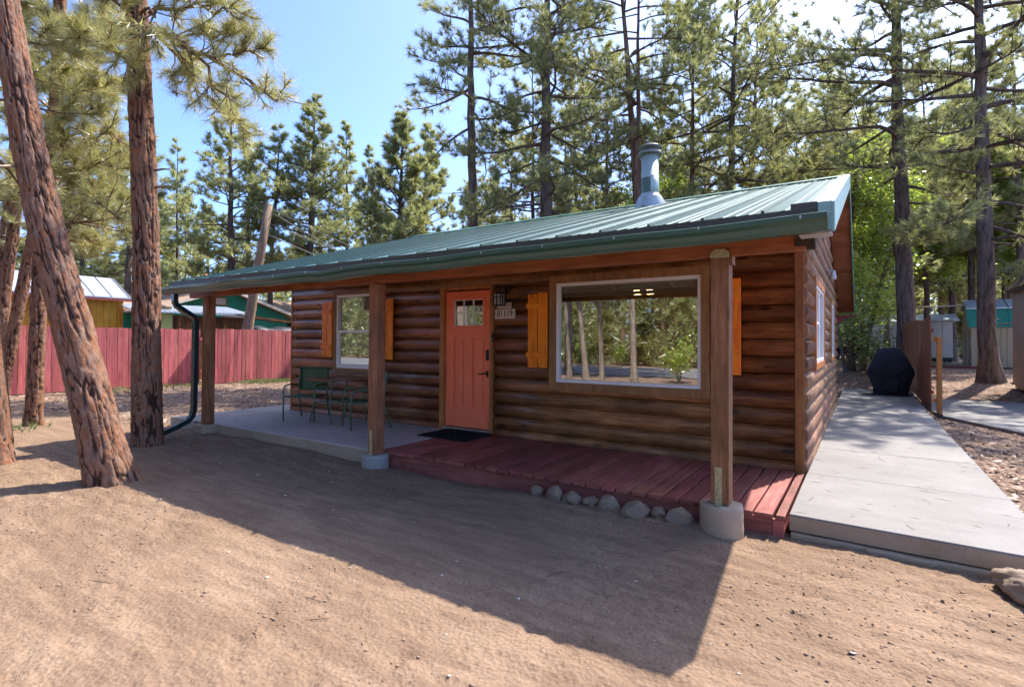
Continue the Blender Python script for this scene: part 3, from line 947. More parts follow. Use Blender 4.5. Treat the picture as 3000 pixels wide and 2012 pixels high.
# soffit boards under the right overhang
yy = 0.0
while yy < BACK_Y - 0.2:
    y1 = min(yy + 0.6, BACK_Y)
    if yy < RIDGE_Y < y1: y1 = RIDGE_Y
    mb = MB(); along_slope(mb, XR + 0.03, RXR - 0.0, yy + 0.002, y1 - 0.002, -0.128, -0.108); mb.build('soffit_board', 'soffit_wood', roof)
    yy = y1
# rafters and boards of the porch ceiling
for i in range(10):
    x = XL + 0.3 + i * 0.93
    mb = MB(); mb.prism([(EAVE_Y + 0.03, roof_z(EAVE_Y + 0.03) - 0.20), (0.0, roof_z(0.0) - 0.24), (0.0, roof_z(0.0) - 0.101), (EAVE_Y + 0.03, roof_z(EAVE_Y + 0.03) - 0.101)], 'x', x, x + 0.045)
    mb.build('rafter', 'beam_wood', roof)
boxo('fascia', 'fascia_brown', roof, RXL, RXR - 0.08, EAVE_Y - 0.024, EAVE_Y - 0.002, EAVE_Z - 0.17, EAVE_Z + 0.004)
boxo('fascia_cap', 'fascia_brown', roof, RXR - 0.24, RXR - 0.078, EAVE_Y - 0.026, EAVE_Y + 0.02, EAVE_Z + 0.0, EAVE_Z + 0.045, 0.004)
# gutter --------------------------------------------------------------------------------
GXL, GXR = -9.33, -0.19
gy = EAVE_Y - 0.026
prof = [(gy, 2.372), (gy, 2.240), (gy - 0.075, 2.236), (gy - 0.092, 2.262), (gy - 0.100, 2.295), (gy - 0.125, 2.318), (gy - 0.128, 2.352), (gy - 0.112, 2.358),
        (gy - 0.112, 2.346), (gy - 0.118, 2.322), (gy - 0.094, 2.299), (gy - 0.086, 2.266), (gy - 0.072, 2.243), (gy - 0.006, 2.246), (gy - 0.006, 2.372)]
NG = 60
v, f = [], []
for i in range(NG + 1):
    x = GXL + (GXR - GXL) * i / NG
    sag = 0.008 * math.sin(i * 0.55) * math.sin(i * 0.13) - 0.018 * math.exp(-((x + 5.35) / 0.25) ** 2) - 0.03 * (1 - i / NG)
    for (y, z) in prof: v.append((x, y, z + sag))
n = len(prof)
for i in range(NG):
    for j in range(n):
        f.append((i * n + j, i * n + (j + 1) % n, (i + 1) * n + (j + 1) % n, (i + 1) * n + j))
f.append(tuple(range(n))); f.append(tuple(NG * n + j for j in range(n))[::-1])
gut = MB().add(v, f).build('gutter', 'gutter_green', cabin)
for x, q in ((GXL + 0.002, 0), (GXR - 0.002, 1)):
    dz = -0.03 if q == 0 else 0.0
    MB().prism([(y, z + dz) for y, z in prof[:8]], 'x', x - 0.004, x + 0.004).build('end_cap', 'gutter_green', gut)
for i in range(14):
    x = GXR - 0.16 - i * 0.66
    boxo('bracket', 'silver', gut, x, x + 0.012, gy - 0.131, gy - 0.125, 2.330 - 0.03 * (i / 14), 2.352 - 0.03 * (i / 14))
# downspout
ds = MB()
def sqtube(mb, pts, w, k=4):
    mb.tube(pts, w * 0.7071, 4, smooth=False)
path = [(-8.98, gy - 0.055, 2.215), (-8.98, gy - 0.055, 2.10), (-8.975, gy - 0.03, 2.03), (-8.93, gy + 0.10, 1.93), (-8.885, -1.985, 1.86), (-8.88, -1.965, 1.80), (-8.88, -1.965, 1.2), (-8.90, -1.965, 0.40), (-8.90, -1.985, 0.30), (-8.885, -2.06, 0.225), (-8.80, -2.30, 0.15), (-8.70, -2.62, 0.07)]
sqtube(ds, path, 0.072)
spout = ds.build('downspout', 'downspout_green', cabin)
boxo('strap', 'downspout_green', spout, -8.925, -8.835, -2.008, -1.925, 1.30, 1.322)

# porch beam and posts -------------------------------------------------------------------
boxo('beam', 'beam_wood', cabin, -9.30, -0.345, -1.865, -1.765, 2.19, 2.405, 0.006)
MB().prism([(-1.885, 2.245), (-1.885, 2.30), (-1.845, 2.345), (-1.77, 2.345), (-1.735, 2.30), (-1.735, 2.235), (-1.77, 2.195), (-1.85, 2.195)], 'x', -0.42, -0.285).build('beam_end', 'end_grain', cabin, 0.006)
for (cx, zb, name) in ((-0.945, 0.232, 'r'), (-4.90, 0.150, 'm'), (-8.76, 0.170, 'l')):
    p = boxo('post', 'post_wood', cabin, cx - 0.07, cx + 0.07, -1.885, -1.745, zb, 2.187, 0.007)
    if name == 'r':
        MB().prism([(cx - 0.072, 2.175), (cx + 0.072, 2.175), (cx + 0.072, 2.215), (cx + 0.035, 2.245), (cx - 0.035, 2.245), (cx - 0.072, 2.215)], 'y', -1.893, -1.887).build('bracket_plate', 'brass_plate', p, 0.002)
        boxo('bracket_plate', 'corner_wood', p, cx + 0.072, cx + 0.092, -1.87, -1.76, 2.12, 2.189)
    else:
        MB().prism([(cx - 0.02, 2.12), (cx + 0.02, 2.12), (cx + 0.02, 2.20), (cx + 0.012, 2.215), (cx - 0.012, 2.215), (cx - 0.02, 2.20)], 'y', -1.889, -1.886).build('bracket_plate', 'corner_wood' if name == 'l' else 'beam_wood', p)
    if name != 'l':
        sp = boxo('strap_plate', 'brass_plate', p, cx - 0.038, cx + 0.016, -1.890, -1.886, zb + 0.0, zb + 0.29, 0.002)
        boxo('strap_plate', 'brass_plate', p, cx - 0.038, cx + 0.020, -1.925, -1.887, zb - 0.004, zb + 0.005, 0.001)
        rr = random.Random(int(cx * 100))
        for q in range(8):
            px, pz = cx - 0.011 + rr.uniform(-0.018, 0.018), zb + 0.04 + q * 0.028
            MB().prism([(px + 0.0045 * math.cos(a * math.pi / 3), pz + 0.0045 * math.sin(a * math.pi / 3)) for a in range(6)], 'y', -1.8925, -1.8895).build('nail_head', 'dark_void', sp.parent)
def footing(cx, top, r, mat, lab, sq=False):
    mb = MB()
    rr = random.Random(int(cx * 50))
    if sq:
        mb.box(cx - 0.17, cx + 0.17, -1.97, -1.63, -0.12, top)
    else:
        k = 30
        prof = [(0.0, -0.15), (r * 1.02, -0.15), (r * 1.02, 0.05), (r * 1.0, 0.10), (r * 1.015, 0.13), (r * 0.995, top - 0.015), (r * 0.97, top - 0.003), (r * 0.93, top), (0.0, top)]
        mb.lathe(prof, cx, -1.82, k)
        mb.v = [(x + 0.006 * (vnoise(np.array([math.atan2(y + 1.82, x - cx) * 3]), np.array([z * 9]), 3)[0] - 0.5), y, z + (0.004 * math.sin(x * 60) if z > top - 0.01 else 0)) for x, y, z in mb.v]
    return mb.build('footing', mat, cabin, 0.03 if sq else 0.0)
footing(-0.945, 0.226, 0.163, 'footing_tan', '')
footing(-4.90, 0.146, 0.160, 'footing_grey', '')
footing(-8.76, 0.165, 0.17, 'footing_tan', '', True)

# door -------------------------------------------------------------------------------------
DX0, DX1, DB, DT = -5.3543, -4.5068, 0.2235, 2.2535
jamb = MB()
jamb.box(DX0 - 0.088, DX0 - 0.012, -0.05, 0.05, DZ + 0.002, DT + 0.02)
jamb.box(DX1 + 0.010, DX1 + 0.058, -0.05, 0.05, DZ + 0.002, DT + 0.02)
jamb.box(DX0 - 0.10, DX1 + 0.066, -0.055, 0.05, DT + 0.0205, DT + 0.075)
door_frame = jamb.build('door_frame', 'jamb_wood', cabin, 0.004)
boxo('threshold', 'silver', door_frame, DX0 - 0.011, DX1 + 0.009, -0.06, 0.05, DZ + 0.003, DB - 0.012, 0.006)
W = DX1 - DX0
dm = MB()
lx0, lx1, lz0, lz1 = DX0 + 0.165, DX1 - 0.140, 1.735, 2.125         # light (glazed part)
pans = [(DX0 + 0.155, DX0 + 0.355), (DX1 - 0.335, DX1 - 0.120)]
pz0, pz1 = 0.51, 1.565
xs = sorted({DX0, DX1, lx0, lx1, *pans[0], *pans[1]})
zs = sorted({DB, DT, lz0, lz1, pz0, pz1})
for i in range(len(xs) - 1):
    for j in range(len(zs) - 1):
        xm, zm = (xs[i] + xs[i + 1]) / 2, (zs[j] + zs[j + 1]) / 2
        if lx0 < xm < lx1 and lz0 < zm < lz1: continue
        inp = any(a < xm < b for a, b in pans) and pz0 < zm < pz1
        dm.box(xs[i], xs[i + 1], 0.020 if inp else 0.0, 0.045, zs[j], zs[j + 1])
door = dm.build('door', 'coral_paint', cabin)
for a, b in pans:
    mb = MB()
    mb.box(a + 0.026, b - 0.026, 0.004, 0.024, pz0 + 0.026, pz1 - 0.026)
    mb.build('door_panel', 'coral_paint', door, 0.008)
mb = MB()
for (a, b, c, d) in ((lx0 - 0.03, lx0 + 0.002, lz0 - 0.03, lz1 + 0.03), (lx1 - 0.002, lx1 + 0.03, lz0 - 0.03, lz1 + 0.03), (lx0 + 0.003, lx1 - 0.003, lz0 - 0.03, lz0 + 0.002), (lx0 + 0.003, lx1 - 0.003, lz1 - 0.002, lz1 + 0.03)):
    mb.box(a, b, -0.014, -0.0005, c, d)
mb.build('light_frame', 'coral_paint', door, 0.004)
mb = MB()
for q in (0, 1, 2, 3):
    x = lx0 + (lx1 - lx0) * q / 3
    mb.box(x - 0.009, x + 0.009, -0.004, 0.018, lz0 + 0.003, lz1 - 0.003)
for q in (0, 1, 2):
    z = lz0 + (lz1 - lz0) * q / 2
    for k in range(3):
        xa, xb = lx0 + (lx1 - lx0) * k / 3 + 0.0095, lx0 + (lx1 - lx0) * (k + 1) / 3 - 0.0095
        mb.box(xa, xb, -0.0035, 0.0175, z - 0.009, z + 0.009)
mb.build('muntin', 'white_vinyl', door)
for k in range(3):
    for q in range(2):
        boxo('pane', 'window_glass', door, lx0 + (lx1 - lx0) * k / 3 + 0.009, lx0 + (lx1 - lx0) * (k + 1) / 3 - 0.009, 0.004, 0.008, lz0 + (lz1 - lz0) * q / 2 + 0.009, lz0 + (lz1 - lz0) * (q + 1) / 2 - 0.009)
mb = MB(); mb.box(DX1 - 0.075, DX1 - 0.042, -0.016, -0.0005, 0.985, 1.075)
mb.tube([(DX1 - 0.06, -0.016, 1.04), (DX1 - 0.06, -0.055, 1.04), (DX1 - 0.08, -0.06, 1.038), (DX1 - 0.19, -0.058, 1.028)], 0.009, 8)
mb.build('handle', 'bronze', door)
boxo('lock', 'bronze', door, DX1 - 0.075, DX1 - 0.035, -0.03, -0.0005, 1.23, 1.385, 0.01)

# windows -----------------------------------------------------------------------------------
def window(tx0, tx1, tz0, tz1, fx0, fx1, fz0, fz1, sill=True):
    """front wall window: trim outer and white frame outer rectangles"""
    tr = MB()
    tr.box(tx0, fx0 - 0.002, -0.038, 0.03, tz0, tz1)
    tr.box(fx1 + 0.002, tx1, -0.038, 0.03, tz0, tz1)
    tr.box(fx0 - 0.0015, fx1 + 0.0015, -0.036, 0.03, fz1 + 0.002, tz1)
    tr.box(fx0 - 0.0015, fx1 + 0.0015, -0.036, 0.03, tz0, fz0 - 0.002)
    w = tr.build('window', 'trim_wood', cabin, 0.004)
    fr = MB(); t = 0.042
    fr.box(fx0, fx0 + t, -0.020, 0.06, fz0, fz1); fr.box(fx1 - t, fx1, -0.020, 0.06, fz0, fz1)
    fr.box(fx0 + t, fx1 - t, -0.020, 0.06, fz0, fz0 + t); fr.box(fx0 + t, fx1 - t, -0.020, 0.06, fz1 - t, fz1)
    fr.build('window_frame', 'white_vinyl', w, 0.004)
    return w, t
WL, WR, WB, WT = -3.4268, -1.5438, 0.9685, 2.2835
w, t = window(-3.5286, -1.4481, 0.8642, 2.3873, WL, WR, WB, WT)
boxo('pane', 'window_glass', w, WL + t, WR - t, 0.020, 0.025, WB + t, WT - t)
boxo('blind_rail', 'blind', w, WL + 0.06, WR - 0.06, 0.045, 0.10, WT - 0.135, WT - 0.043, 0.004)
mb = MB()
for k in range(7): mb.box(WL + 0.07, WR - 0.07, 0.05, 0.095, WT - 0.187 + k * 0.007, WT - 0.184 + k * 0.007)
mb.build('blind_stack', 'blind', w)
mb = MB(); mb.tube([(WR - 0.42, 0.09, WT - 0.13), (WR - 0.42, 0.09, 1.22)], 0.003, 5); mb.tube([(WR - 0.42, 0.09, 1.22), (WR - 0.42, 0.09, 1.14)], 0.008, 6); mb.build('blind_cord', 'white_vinyl', w)
VL, VR, VB, VT = -7.905, -6.79, 1.018, 2.315
w, t = window(-7.972, -6.722, 0.9488, 2.381, VL, VR, VB, VT)
vm = (VB + VT) / 2 + 0.0
fr = MB(); fr.box(VL + t, VR - t, -0.012, 0.045, vm - 0.024, vm + 0.024)
fr.box(VL + t, VL + t + 0.028, -0.004, 0.045, VB + t, vm - 0.0245); fr.box(VR - t - 0.028, VR - t, -0.004, 0.045, VB + t, vm - 0.0245)
fr.box(VL + t + 0.0285, VR - t - 0.0285, -0.004, 0.045, VB + t, VB + t + 0.028)
fr.build('sash', 'white_vinyl', w, 0.003)
boxo('pane', 'window_glass', w, VL + t, VR - t, 0.030, 0.034, vm + 0.025, VT - t)
boxo('pane', 'window_glass', w, VL + t + 0.0285, VR - t - 0.0285, 0.014, 0.018, VB + t + 0.0285, vm - 0.025)
bm_ = MB().box(-0.5, 0.5, -0.012, 0.012, -0.0015, 0.0015).mesh('blind_slat'); bm_.materials.append(MATS['blind'])
nsl = 56
for k in range(nsl):
    o = bpy.data.objects.new('blind_slat', bm_); COL.objects.link(o); o.parent = w
    o.location = ((VL + VR) / 2, 0.082, VB + t + 0.01 + (VT - VB - 2 * t - 0.02) * k / (nsl - 1)); o.scale = (VR - VL - 2 * t - 0.02, 1, 1); o.rotation_euler = (1.05, 0, 0)
# side windows
def side_window(y0, y1, z0, z1):
    tr = MB(); b = 0.085; X = XR
    tr.box(X - 0.03, X + 0.036, y0 - b, y0 - 0.002, z0 - b, z1 + b); tr.box(X - 0.03, X + 0.036, y1 + 0.002, y1 + b, z0 - b, z1 + b)
    tr.box(X - 0.03, X + 0.034, y0 - 0.0015, y1 + 0.0015, z1 + 0.002, z1 + b); tr.box(X - 0.03, X + 0.034, y0 - 0.0015, y1 + 0.0015, z0 - b, z0 - 0.002)
    w = tr.build('window', 'cedar_post', cabin, 0.004)
    fr = MB(); t = 0.04
    fr.box(X - 0.06, X + 0.024, y0, y0 + t, z0, z1); fr.box(X - 0.06, X + 0.024, y1 - t, y1, z0, z1)
    fr.box(X - 0.06, X + 0.024, y0 + t, y1 - t, z0, z0 + t); fr.box(X - 0.06, X + 0.024, y0 + t, y1 - t, z1 - t, z1)
    ym = (y0 + y1) / 2
    fr.box(X - 0.05, X + 0.015, ym - 0.025, ym + 0.025, z0 + t, z1 - t)
    fr.box(X - 0.05, X + 0.012, y0 + t, ym - 0.0255, (z0 + z1) / 2 + 0.0, (z0 + z1) / 2 + 0.035)
    fr.build('window_frame', 'white_vinyl', w, 0.003)
    boxo('pane', 'window_glass', w, X - 0.03, X - 0.026, y0 + t, ym - 0.0255, z0 + t, z1 - t)
    boxo('pane', 'window_glass', w, X - 0.03, X - 0.026, ym + 0.0255, y1 - t, z0 + t, z1 - t)
    boxo('blind', 'blind', w, X - 0.085, X - 0.080, y0 + t, y1 - t, z0 + t, z1 - t)
side_window(1.20, 2.80, 1.26, 2.24)
side_window(5.06, 6.14, 1.26, 2.24)

# shutters ------------------------------------------------------------------------------------
def shutter(x0, x1, z0, z1):
    m = (x0 + x1) / 2
    a = boxo('shutter', 'shutter_wood', cabin, x0, m - 0.006, -0.058, -0.034, z0, z1 - 0.012, 0.003)
    boxo('board', 'shutter_wood', a, m + 0.006, x1, -0.058, -0.034, z0, z1, 0.003)
    boxo('batten', 'shutter_wood', a, x0 - 0.012, x1 - 0.010, -0.082, -0.059, z1 - 0.215, z1 - 0.145, 0.003)
    boxo('batten', 'shutter_wood', a, x0 - 0.016, x1 - 0.010, -0.082, -0.059, z0 + 0.145, z0 + 0.21, 0.003)
shutter(-8.255, -7.985, 1.21, 2.205)
shutter(-6.705, -6.455, 1.195, 2.205)
shutter(-3.845, -3.545, 1.15, 2.17)
shutter(-1.415, -1.115, 1.15, 2.215)

# flue ---------------------------------------------------------------------------------------
fx, fy = -3.08, 2.72
fz = roof_z(fy)
paint('flue_grey', (0.40, 0.46, 0.42), 0.35, 0.1, 4.0, metal=0.1)
fl = MB().lathe([(0.0, fz + 0.12), (0.152, fz + 0.12), (0.152, fz + 0.50), (0.147, fz + 0.502), (0.147, fz + 0.90), (0.13, fz + 0.90)], fx, fy, 28).build('flue_pipe', 'flue_grey', cabin)
sk = MB()
v, f = [], []
k = 28
for i, (r, h) in enumerate([(0.26, None), (0.255, 0.02), (0.205, 0.14), (0.20, 0.155), (0.175, 0.165), (0.155, 0.205)]):
    for j in range(k):
        a = 2 * math.pi * j / k
        x, y = fx + r * math.cos(a), fy + r * math.sin(a)
        v.append((x, y, roof_z(y) + 0.0 if h is None else (roof_z(y) + 0.035 if i == 1 else fz + h)))
for i in range(5):
    for j in range(k): f.append((i * k + j, i * k + (j + 1) % k, (i + 1) * k + (j + 1) % k, (i + 1) * k + j))
sk.add(v, f, True).build('flashing_boot', 'galvanised', fl)
paint('cap_metal', (0.25, 0.235, 0.22), 0.45, 0.25, 8.0, metal=0.5)
MB().lathe([(0.13, fz + 0.885), (0.205, fz + 0.88), (0.212, fz + 0.90), (0.185, fz + 0.94), (0.16, fz + 0.945)], fx, fy, 28).build('cap_collar', 'cap_metal', fl)
MB().lathe([(0.11, fz + 0.94), (0.11, fz + 0.985), (0.20, fz + 0.998), (0.207, fz + 1.012), (0.15, fz + 1.045), (0.0, fz + 1.065)], fx, fy, 28).build('cap_lid', 'cap_metal', fl)
paint('patch_green', (0.10, 0.155, 0.12), 0.3, 0.2, 6.0)
mb = MB()
v = []
for j in range(9):
    a = math.radians(-123 - 56 + 14 * j)
    for z in (fz + 0.16, fz + 0.47): v.append((fx + 0.1545 * math.cos(a), fy + 0.1545 * math.sin(a), z))
mb.add(v, [(2 * j, 2 * j + 2, 2 * j + 3, 2 * j + 1) for j in range(8)], True)
mb.build('flue_patch', 'patch_green', fl)  # dark green curved patch on one side of the lower pipe
# rear eave shelf with fallen needles, flood lamp on the side wall
boxo('eave_return', 'shelf_red', cabin, XR + 0.01, RXR + 0.06, YB - 0.25, BACK_Y - 0.02, 2.11, 2.135)
MB().prism([(XR + 0.012, 1.93), (XR + 0.05, 1.93), (XR + 0.26, 2.108), (XR + 0.012, 2.108)], 'y', YB - 0.2, YB - 0.16).build('eave_bracket', 'shelf_red', cabin)

# ------------------------------------------------------------------ trees
def needles(P, D, m, L, w, spread, tl, rng, droop=0.0):
    """m thin needles round each twig end; P, D (n,3)"""
    n = len(P)
    P = np.repeat(P, m, 0); D = np.repeat(D, m, 0)
    N = n * m
    a = np.cross(D, np.array([0.31, 0.52, 0.79])); a /= np.linalg.norm(a, axis=1, keepdims=True) + 1e-9
    b = np.cross(D, a)
    th = spread * (0.18 + 0.82 * np.sqrt(rng.random(N)))[:, None]
    ph = (rng.random(N) * 2 * np.pi)[:, None]
    d = D * np.cos(th) + (a * np.cos(ph) + b * np.sin(ph)) * np.sin(th)
    d[:, 2] -= droop
    d /= np.linalg.norm(d, axis=1, keepdims=True)
    base = P - D * (tl * rng.random(N))[:, None]
    ln = (L * (0.7 + 0.45 * rng.random(N)))[:, None]
    sd = np.cross(d, rng.normal(size=(N, 3))); sd /= np.linalg.norm(sd, axis=1, keepdims=True) + 1e-9
    sd *= w * 0.5
    tip = base + d * ln
    V = np.stack([base - sd, base + sd, tip], 1).reshape(-1, 3)
    F = np.arange(N * 3).reshape(-1, 3)
    return V, F

def leaves(P, m, size, spread, rng):
    n = len(P)
    c = np.repeat(P, m, 0) + rng.normal(size=(n * m, 3)) * spread
    N = n * m
    u = rng.normal(size=(N, 3)); u[:, 2] *= 0.5; u /= np.linalg.norm(u, axis=1, keepdims=True)
    v = np.cross(u, rng.normal(size=(N, 3))); v /= np.linalg.norm(v, axis=1, keepdims=True)
    s = (size * (0.6 + 0.7 * rng.random(N)))[:, None]
    V = np.stack([c - u * s, c + v * s * 0.55, c + u * s, c - v * s * 0.55], 1).reshape(-1, 3)
    return V, np.arange(N * 4).reshape(-1, 4)

def tubes(paths, k):
    """paths: list of (pts (n,3), radii (n,)); all joined"""
    VV, FF = [], []
    o = 0
    ang = 2 * np.pi * np.arange(k) / k
    ca, sa = np.cos(ang), np.sin(ang)
    for pts, rad in paths:
        n = len(pts)
        t = np.gradient(pts, axis=0)
        t /= np.linalg.norm(t, axis=1, keepdims=True) + 1e-9
        ref = np.array([0, 0, 1.0]) if abs(t[:, 2]).mean() < 0.75 else np.array([1.0, 0.2, 0])
        a = np.cross(t, ref); a /= np.linalg.norm(a, axis=1, keepdims=True) + 1e-9
        b = np.cross(a, t)
        V = pts[:, None, :] + (a[:, None, :] * ca[None, :, None] + b[:, None, :] * sa[None, :, None]) * rad[:, None, None]
        idx = o + np.arange(n * k).reshape(n, k)
        nx = np.roll(idx, -1, 1)
        F = np.stack([idx[:-1], nx[:-1], nx[1:], idx[1:]], -1).reshape(-1, 4)
        VV.append(V.reshape(-1, 3)); FF.append(F); o += n * k
    return np.concatenate(VV), np.concatenate(FF)

def interp_path(pts, rad, n):
    pts = np.array([list(p) for p in pts], float); rad = np.array(rad, float)
    s = np.r_[0, np.cumsum(np.linalg.norm(np.diff(pts, axis=0), axis=1))]
    q = np.linspace(0, s[-1], n)
    P = np.stack([np.interp(q, s, pts[:, i]) for i in range(3)], -1)
    R = np.interp(q, s, rad)
    for _ in range(max(2, n // 14)):
        P[1:-1] = (P[:-2] + 2 * P[1:-1] + P[2:]) / 4
    return P, R, q

def worley_wrap(x, y, wrap, seed=0):
    ix, iy = np.floor(x), np.floor(y)
    d1 = np.full(x.shape, 9.0); d2 = np.full(x.shape, 9.0); val = np.zeros(x.shape)
    for a in (-1, 0, 1):
        for b in (-1, 0, 1):
            cx, cy = ix + a, iy + b
            hx = np.mod(cx, wrap)
            px = cx + 0.15 + 0.7 * _hash(hx, cy, seed); py = cy + _hash(hx, cy, seed + 101)
            d = np.hypot(px - x, py - y)
            nr = d < d1
            d2 = np.where(nr, d1, np.minimum(d2, d)); val = np.where(nr, _hash(hx, cy, seed + 7), val); d1 = np.where(nr, d, d1)
    return d1, d2, val

def bark_trunk(name, pts, rad, seed, parent, res=0.016, flare=0.10, cell=(0.062, 0.17)):
    """a trunk with bark plates standing proud of dark furrows"""
    pts = np.array([list(p) for p in pts], float)
    Ltot = np.linalg.norm(np.diff(pts, axis=0), axis=1).sum()
    n = int(Ltot / res)
    P, R, q = interp_path(pts, rad, n)
    k = int(2 * math.pi * float(np.max(R)) / res)
    t = np.gradient(P, axis=0); t /= np.linalg.norm(t, axis=1, keepdims=True)
    a = np.cross(t, np.array([0.0, 1.0, 0.05])); a /= np.linalg.norm(a, axis=1, keepdims=True)
    b = np.cross(a, t)
    th = 2 * np.pi * np.arange(k) / k
    TH, S = np.meshgrid(th, q)
    Rm = R.mean()
    def wn(fu, fs, sd, oct_=3, gain=0.55):
        tot, amp, nrm = 0.0, 1.0, 0.0
        for o_ in range(oct_):
            wr = max(3, int(round(2 * math.pi * Rm * fu * 2 ** o_)))
            uu = TH / (2 * np.pi) * wr + 0.37 * o_
            vv = S * fs * 2 ** o_ + 11.3 * o_
            ix, iy = np.floor(uu), np.floor(vv)
            fx, fy = uu - ix, vv - iy
            fx, fy = fx * fx * (3 - 2 * fx), fy * fy * (3 - 2 * fy)
            h = lambda a_, b_: _hash(np.mod(ix + a_, wr), iy + b_, sd + 31 * o_)
            tot = tot + amp * ((h(0, 0) * (1 - fx) + h(1, 0) * fx) * (1 - fy) + (h(0, 1) * (1 - fx) + h(1, 1) * fx) * fy)
            nrm += amp; amp *= gain
        return tot / nrm
    r1 = np.abs(wn(1 / cell[0], 1 / (cell[1] * 3.4), seed, 3) - 0.5)
    r2 = np.abs(wn(1.7 / cell[0], 1 / (cell[1] * 0.8), seed + 50, 3) - 0.5)
    r3 = np.abs(wn(1.15 / cell[0], 1 / (cell[1] * 4.2), seed + 200, 3) - 0.5)
    f1 = smooth01((r1 - 0.006) / 0.05) * smooth01((r3 - 0.006) / 0.05)
    f2 = smooth01((r2 - 0.004) / 0.05)
    plate = f1 * (0.4 + 0.6 * f2)
    val = wn(1.6 / cell[0], 2.0 / cell[1], seed + 90, 3)
    step = np.floor(val * 9) / 9
    flake = (wn(3.0 / cell[0], 5.0 / cell[1], seed + 120, 3) > 0.5) * 1.0
    wide = wn(0.5 / cell[0], 0.5 / cell[1], seed + 150, 2) - 0.5
    bump = 0.015 * (f1 - 1) + 0.005 * f2 * f1 + 0.003 * flake * f1 + 0.017 * (step - 0.5) * f1 + 0.010 * wide
    val = smooth01((val - 0.32) / 0.36)
    root = flare * np.exp(-S / 0.22) * (0.55 + 0.75 * np.clip(np.sin(TH * 2.0 + seed) + 0.5 * np.sin(TH * 5 + 1.3 * seed), -0.4, 1.2))
    RR = R[:, None] + bump + root
    V = P[:, None, :] + (a[:, None, :] * np.cos(TH)[..., None] + b[:, None, :] * np.sin(TH)[..., None]) * RR[..., None]
    idx = np.arange(n * k).reshape(n, k); nx = np.roll(idx, -1, 1)
    F = np.stack([idx[:-1], nx[:-1], nx[1:], idx[1:]], -1).reshape(-1, 4)
    m = np_mesh(name, V.reshape(-1, 3), F, True, {'plate': plate.ravel(), 'cell': (0.65 * val + 0.35 * flake).ravel()})
    return link('trunk', m, parent, 'bark_red')

def norm(v):
    return v / (np.linalg.norm(v) + 1e-9)

class Crown:
    def __init__(self, seed):
        self.r = np.random.default_rng(seed)
        self.big, self.small, self.P, self.D = [], [], [], []
    def limb(self, p0, d0, L, r0, droop=0.25, lift=0.35, nsub=8, subl=0.34, tuft=3, twigs=True, curve=0.35, vz=0.42):
        r = self.r
        n = 8
        pts = [np.array(p0, float)]
        d = norm(np.array(d0, float))
        side = norm(np.cross(d, [0, 0, 1.0])) * r.normal() * curve
        for i in range(n - 1):
            t = i / (n - 2)
            d = norm(d + np.array([0, 0, -droop * (1 - t) * 0.4 + lift * t * 0.45]) + side * 0.25 + r.normal(size=3) * 0.07)
            pts.append(pts[-1] + d * L / (n - 1))
        pts = np.array(pts)
        rad = r0 * (1 - 0.82 * np.linspace(0, 1, n))
        self.big.append((pts, rad))
        self.tuft(pts[-1], d)
        self.tuft(pts[-1] - d * 0.1, d)
        for k in range(nsub):
            t = 0.22 + 0.76 * (k + r.random()) / nsub
            f = t * (n - 1); i = min(int(f), n - 2)
            p = pts[i] + (pts[i + 1] - pts[i]) * (f - i)
            dl = norm(pts[i + 1] - pts[i])
            sgn = 1 if k % 2 else -1
            sd = norm(np.cross(dl, [0, 0, 1.0])) * sgn
            ds = norm(dl * (0.55 + 0.5 * r.random()) + sd * (0.5 + 0.6 * r.random()) + np.array([0, 0, vz * r.normal() + 0.10]))
            Ls = L * subl * (1.15 - 0.55 * t) * (0.6 + 0.7 * r.random())
            q = [p]
            dd = ds
            for j in range(3):
                dd = norm(dd + np.array([0, 0, 0.16]) + r.normal(size=3) * 0.16)
                q.append(q[-1] + dd * Ls / 3)
            q = np.array(q)
            if twigs:
                self.small.append((q, np.array([1, 0.75, 0.5, 0.22]) * max(0.006, r0 * 0.22)))
            self.tuft(q[-1], dd)
            for j in range(tuft - 1):
                fq = 0.35 + 0.6 * r.random()
                ii = min(int(fq * 3), 2)
                pp = q[ii] + (q[ii + 1] - q[ii]) * (fq * 3 - ii)
                dj = norm(dd + r.normal(size=3) * 0.55 + np.array([0, 0, 0.25]))
                self.tuft(pp + dj * Ls * 0.12, dj)
    def tuft(self, p, d):
        self.P.append(np.array(p)); self.D.append(norm(np.array(d)))

def path_at(P, z):
    zs = P[:, 2]
    return np.array([np.interp(z, zs, P[:, 0]), np.interp(z, zs, P[:, 1]), z])

def conifer_profile(t):
    """relative limb length from crown base (0) to tip (1)"""
    return (0.62 + 0.55 * math.sin(min(1, t * 1.9) * math.pi / 2) - 0.35 * t) * (1 - t) ** 0.55 + 0.06

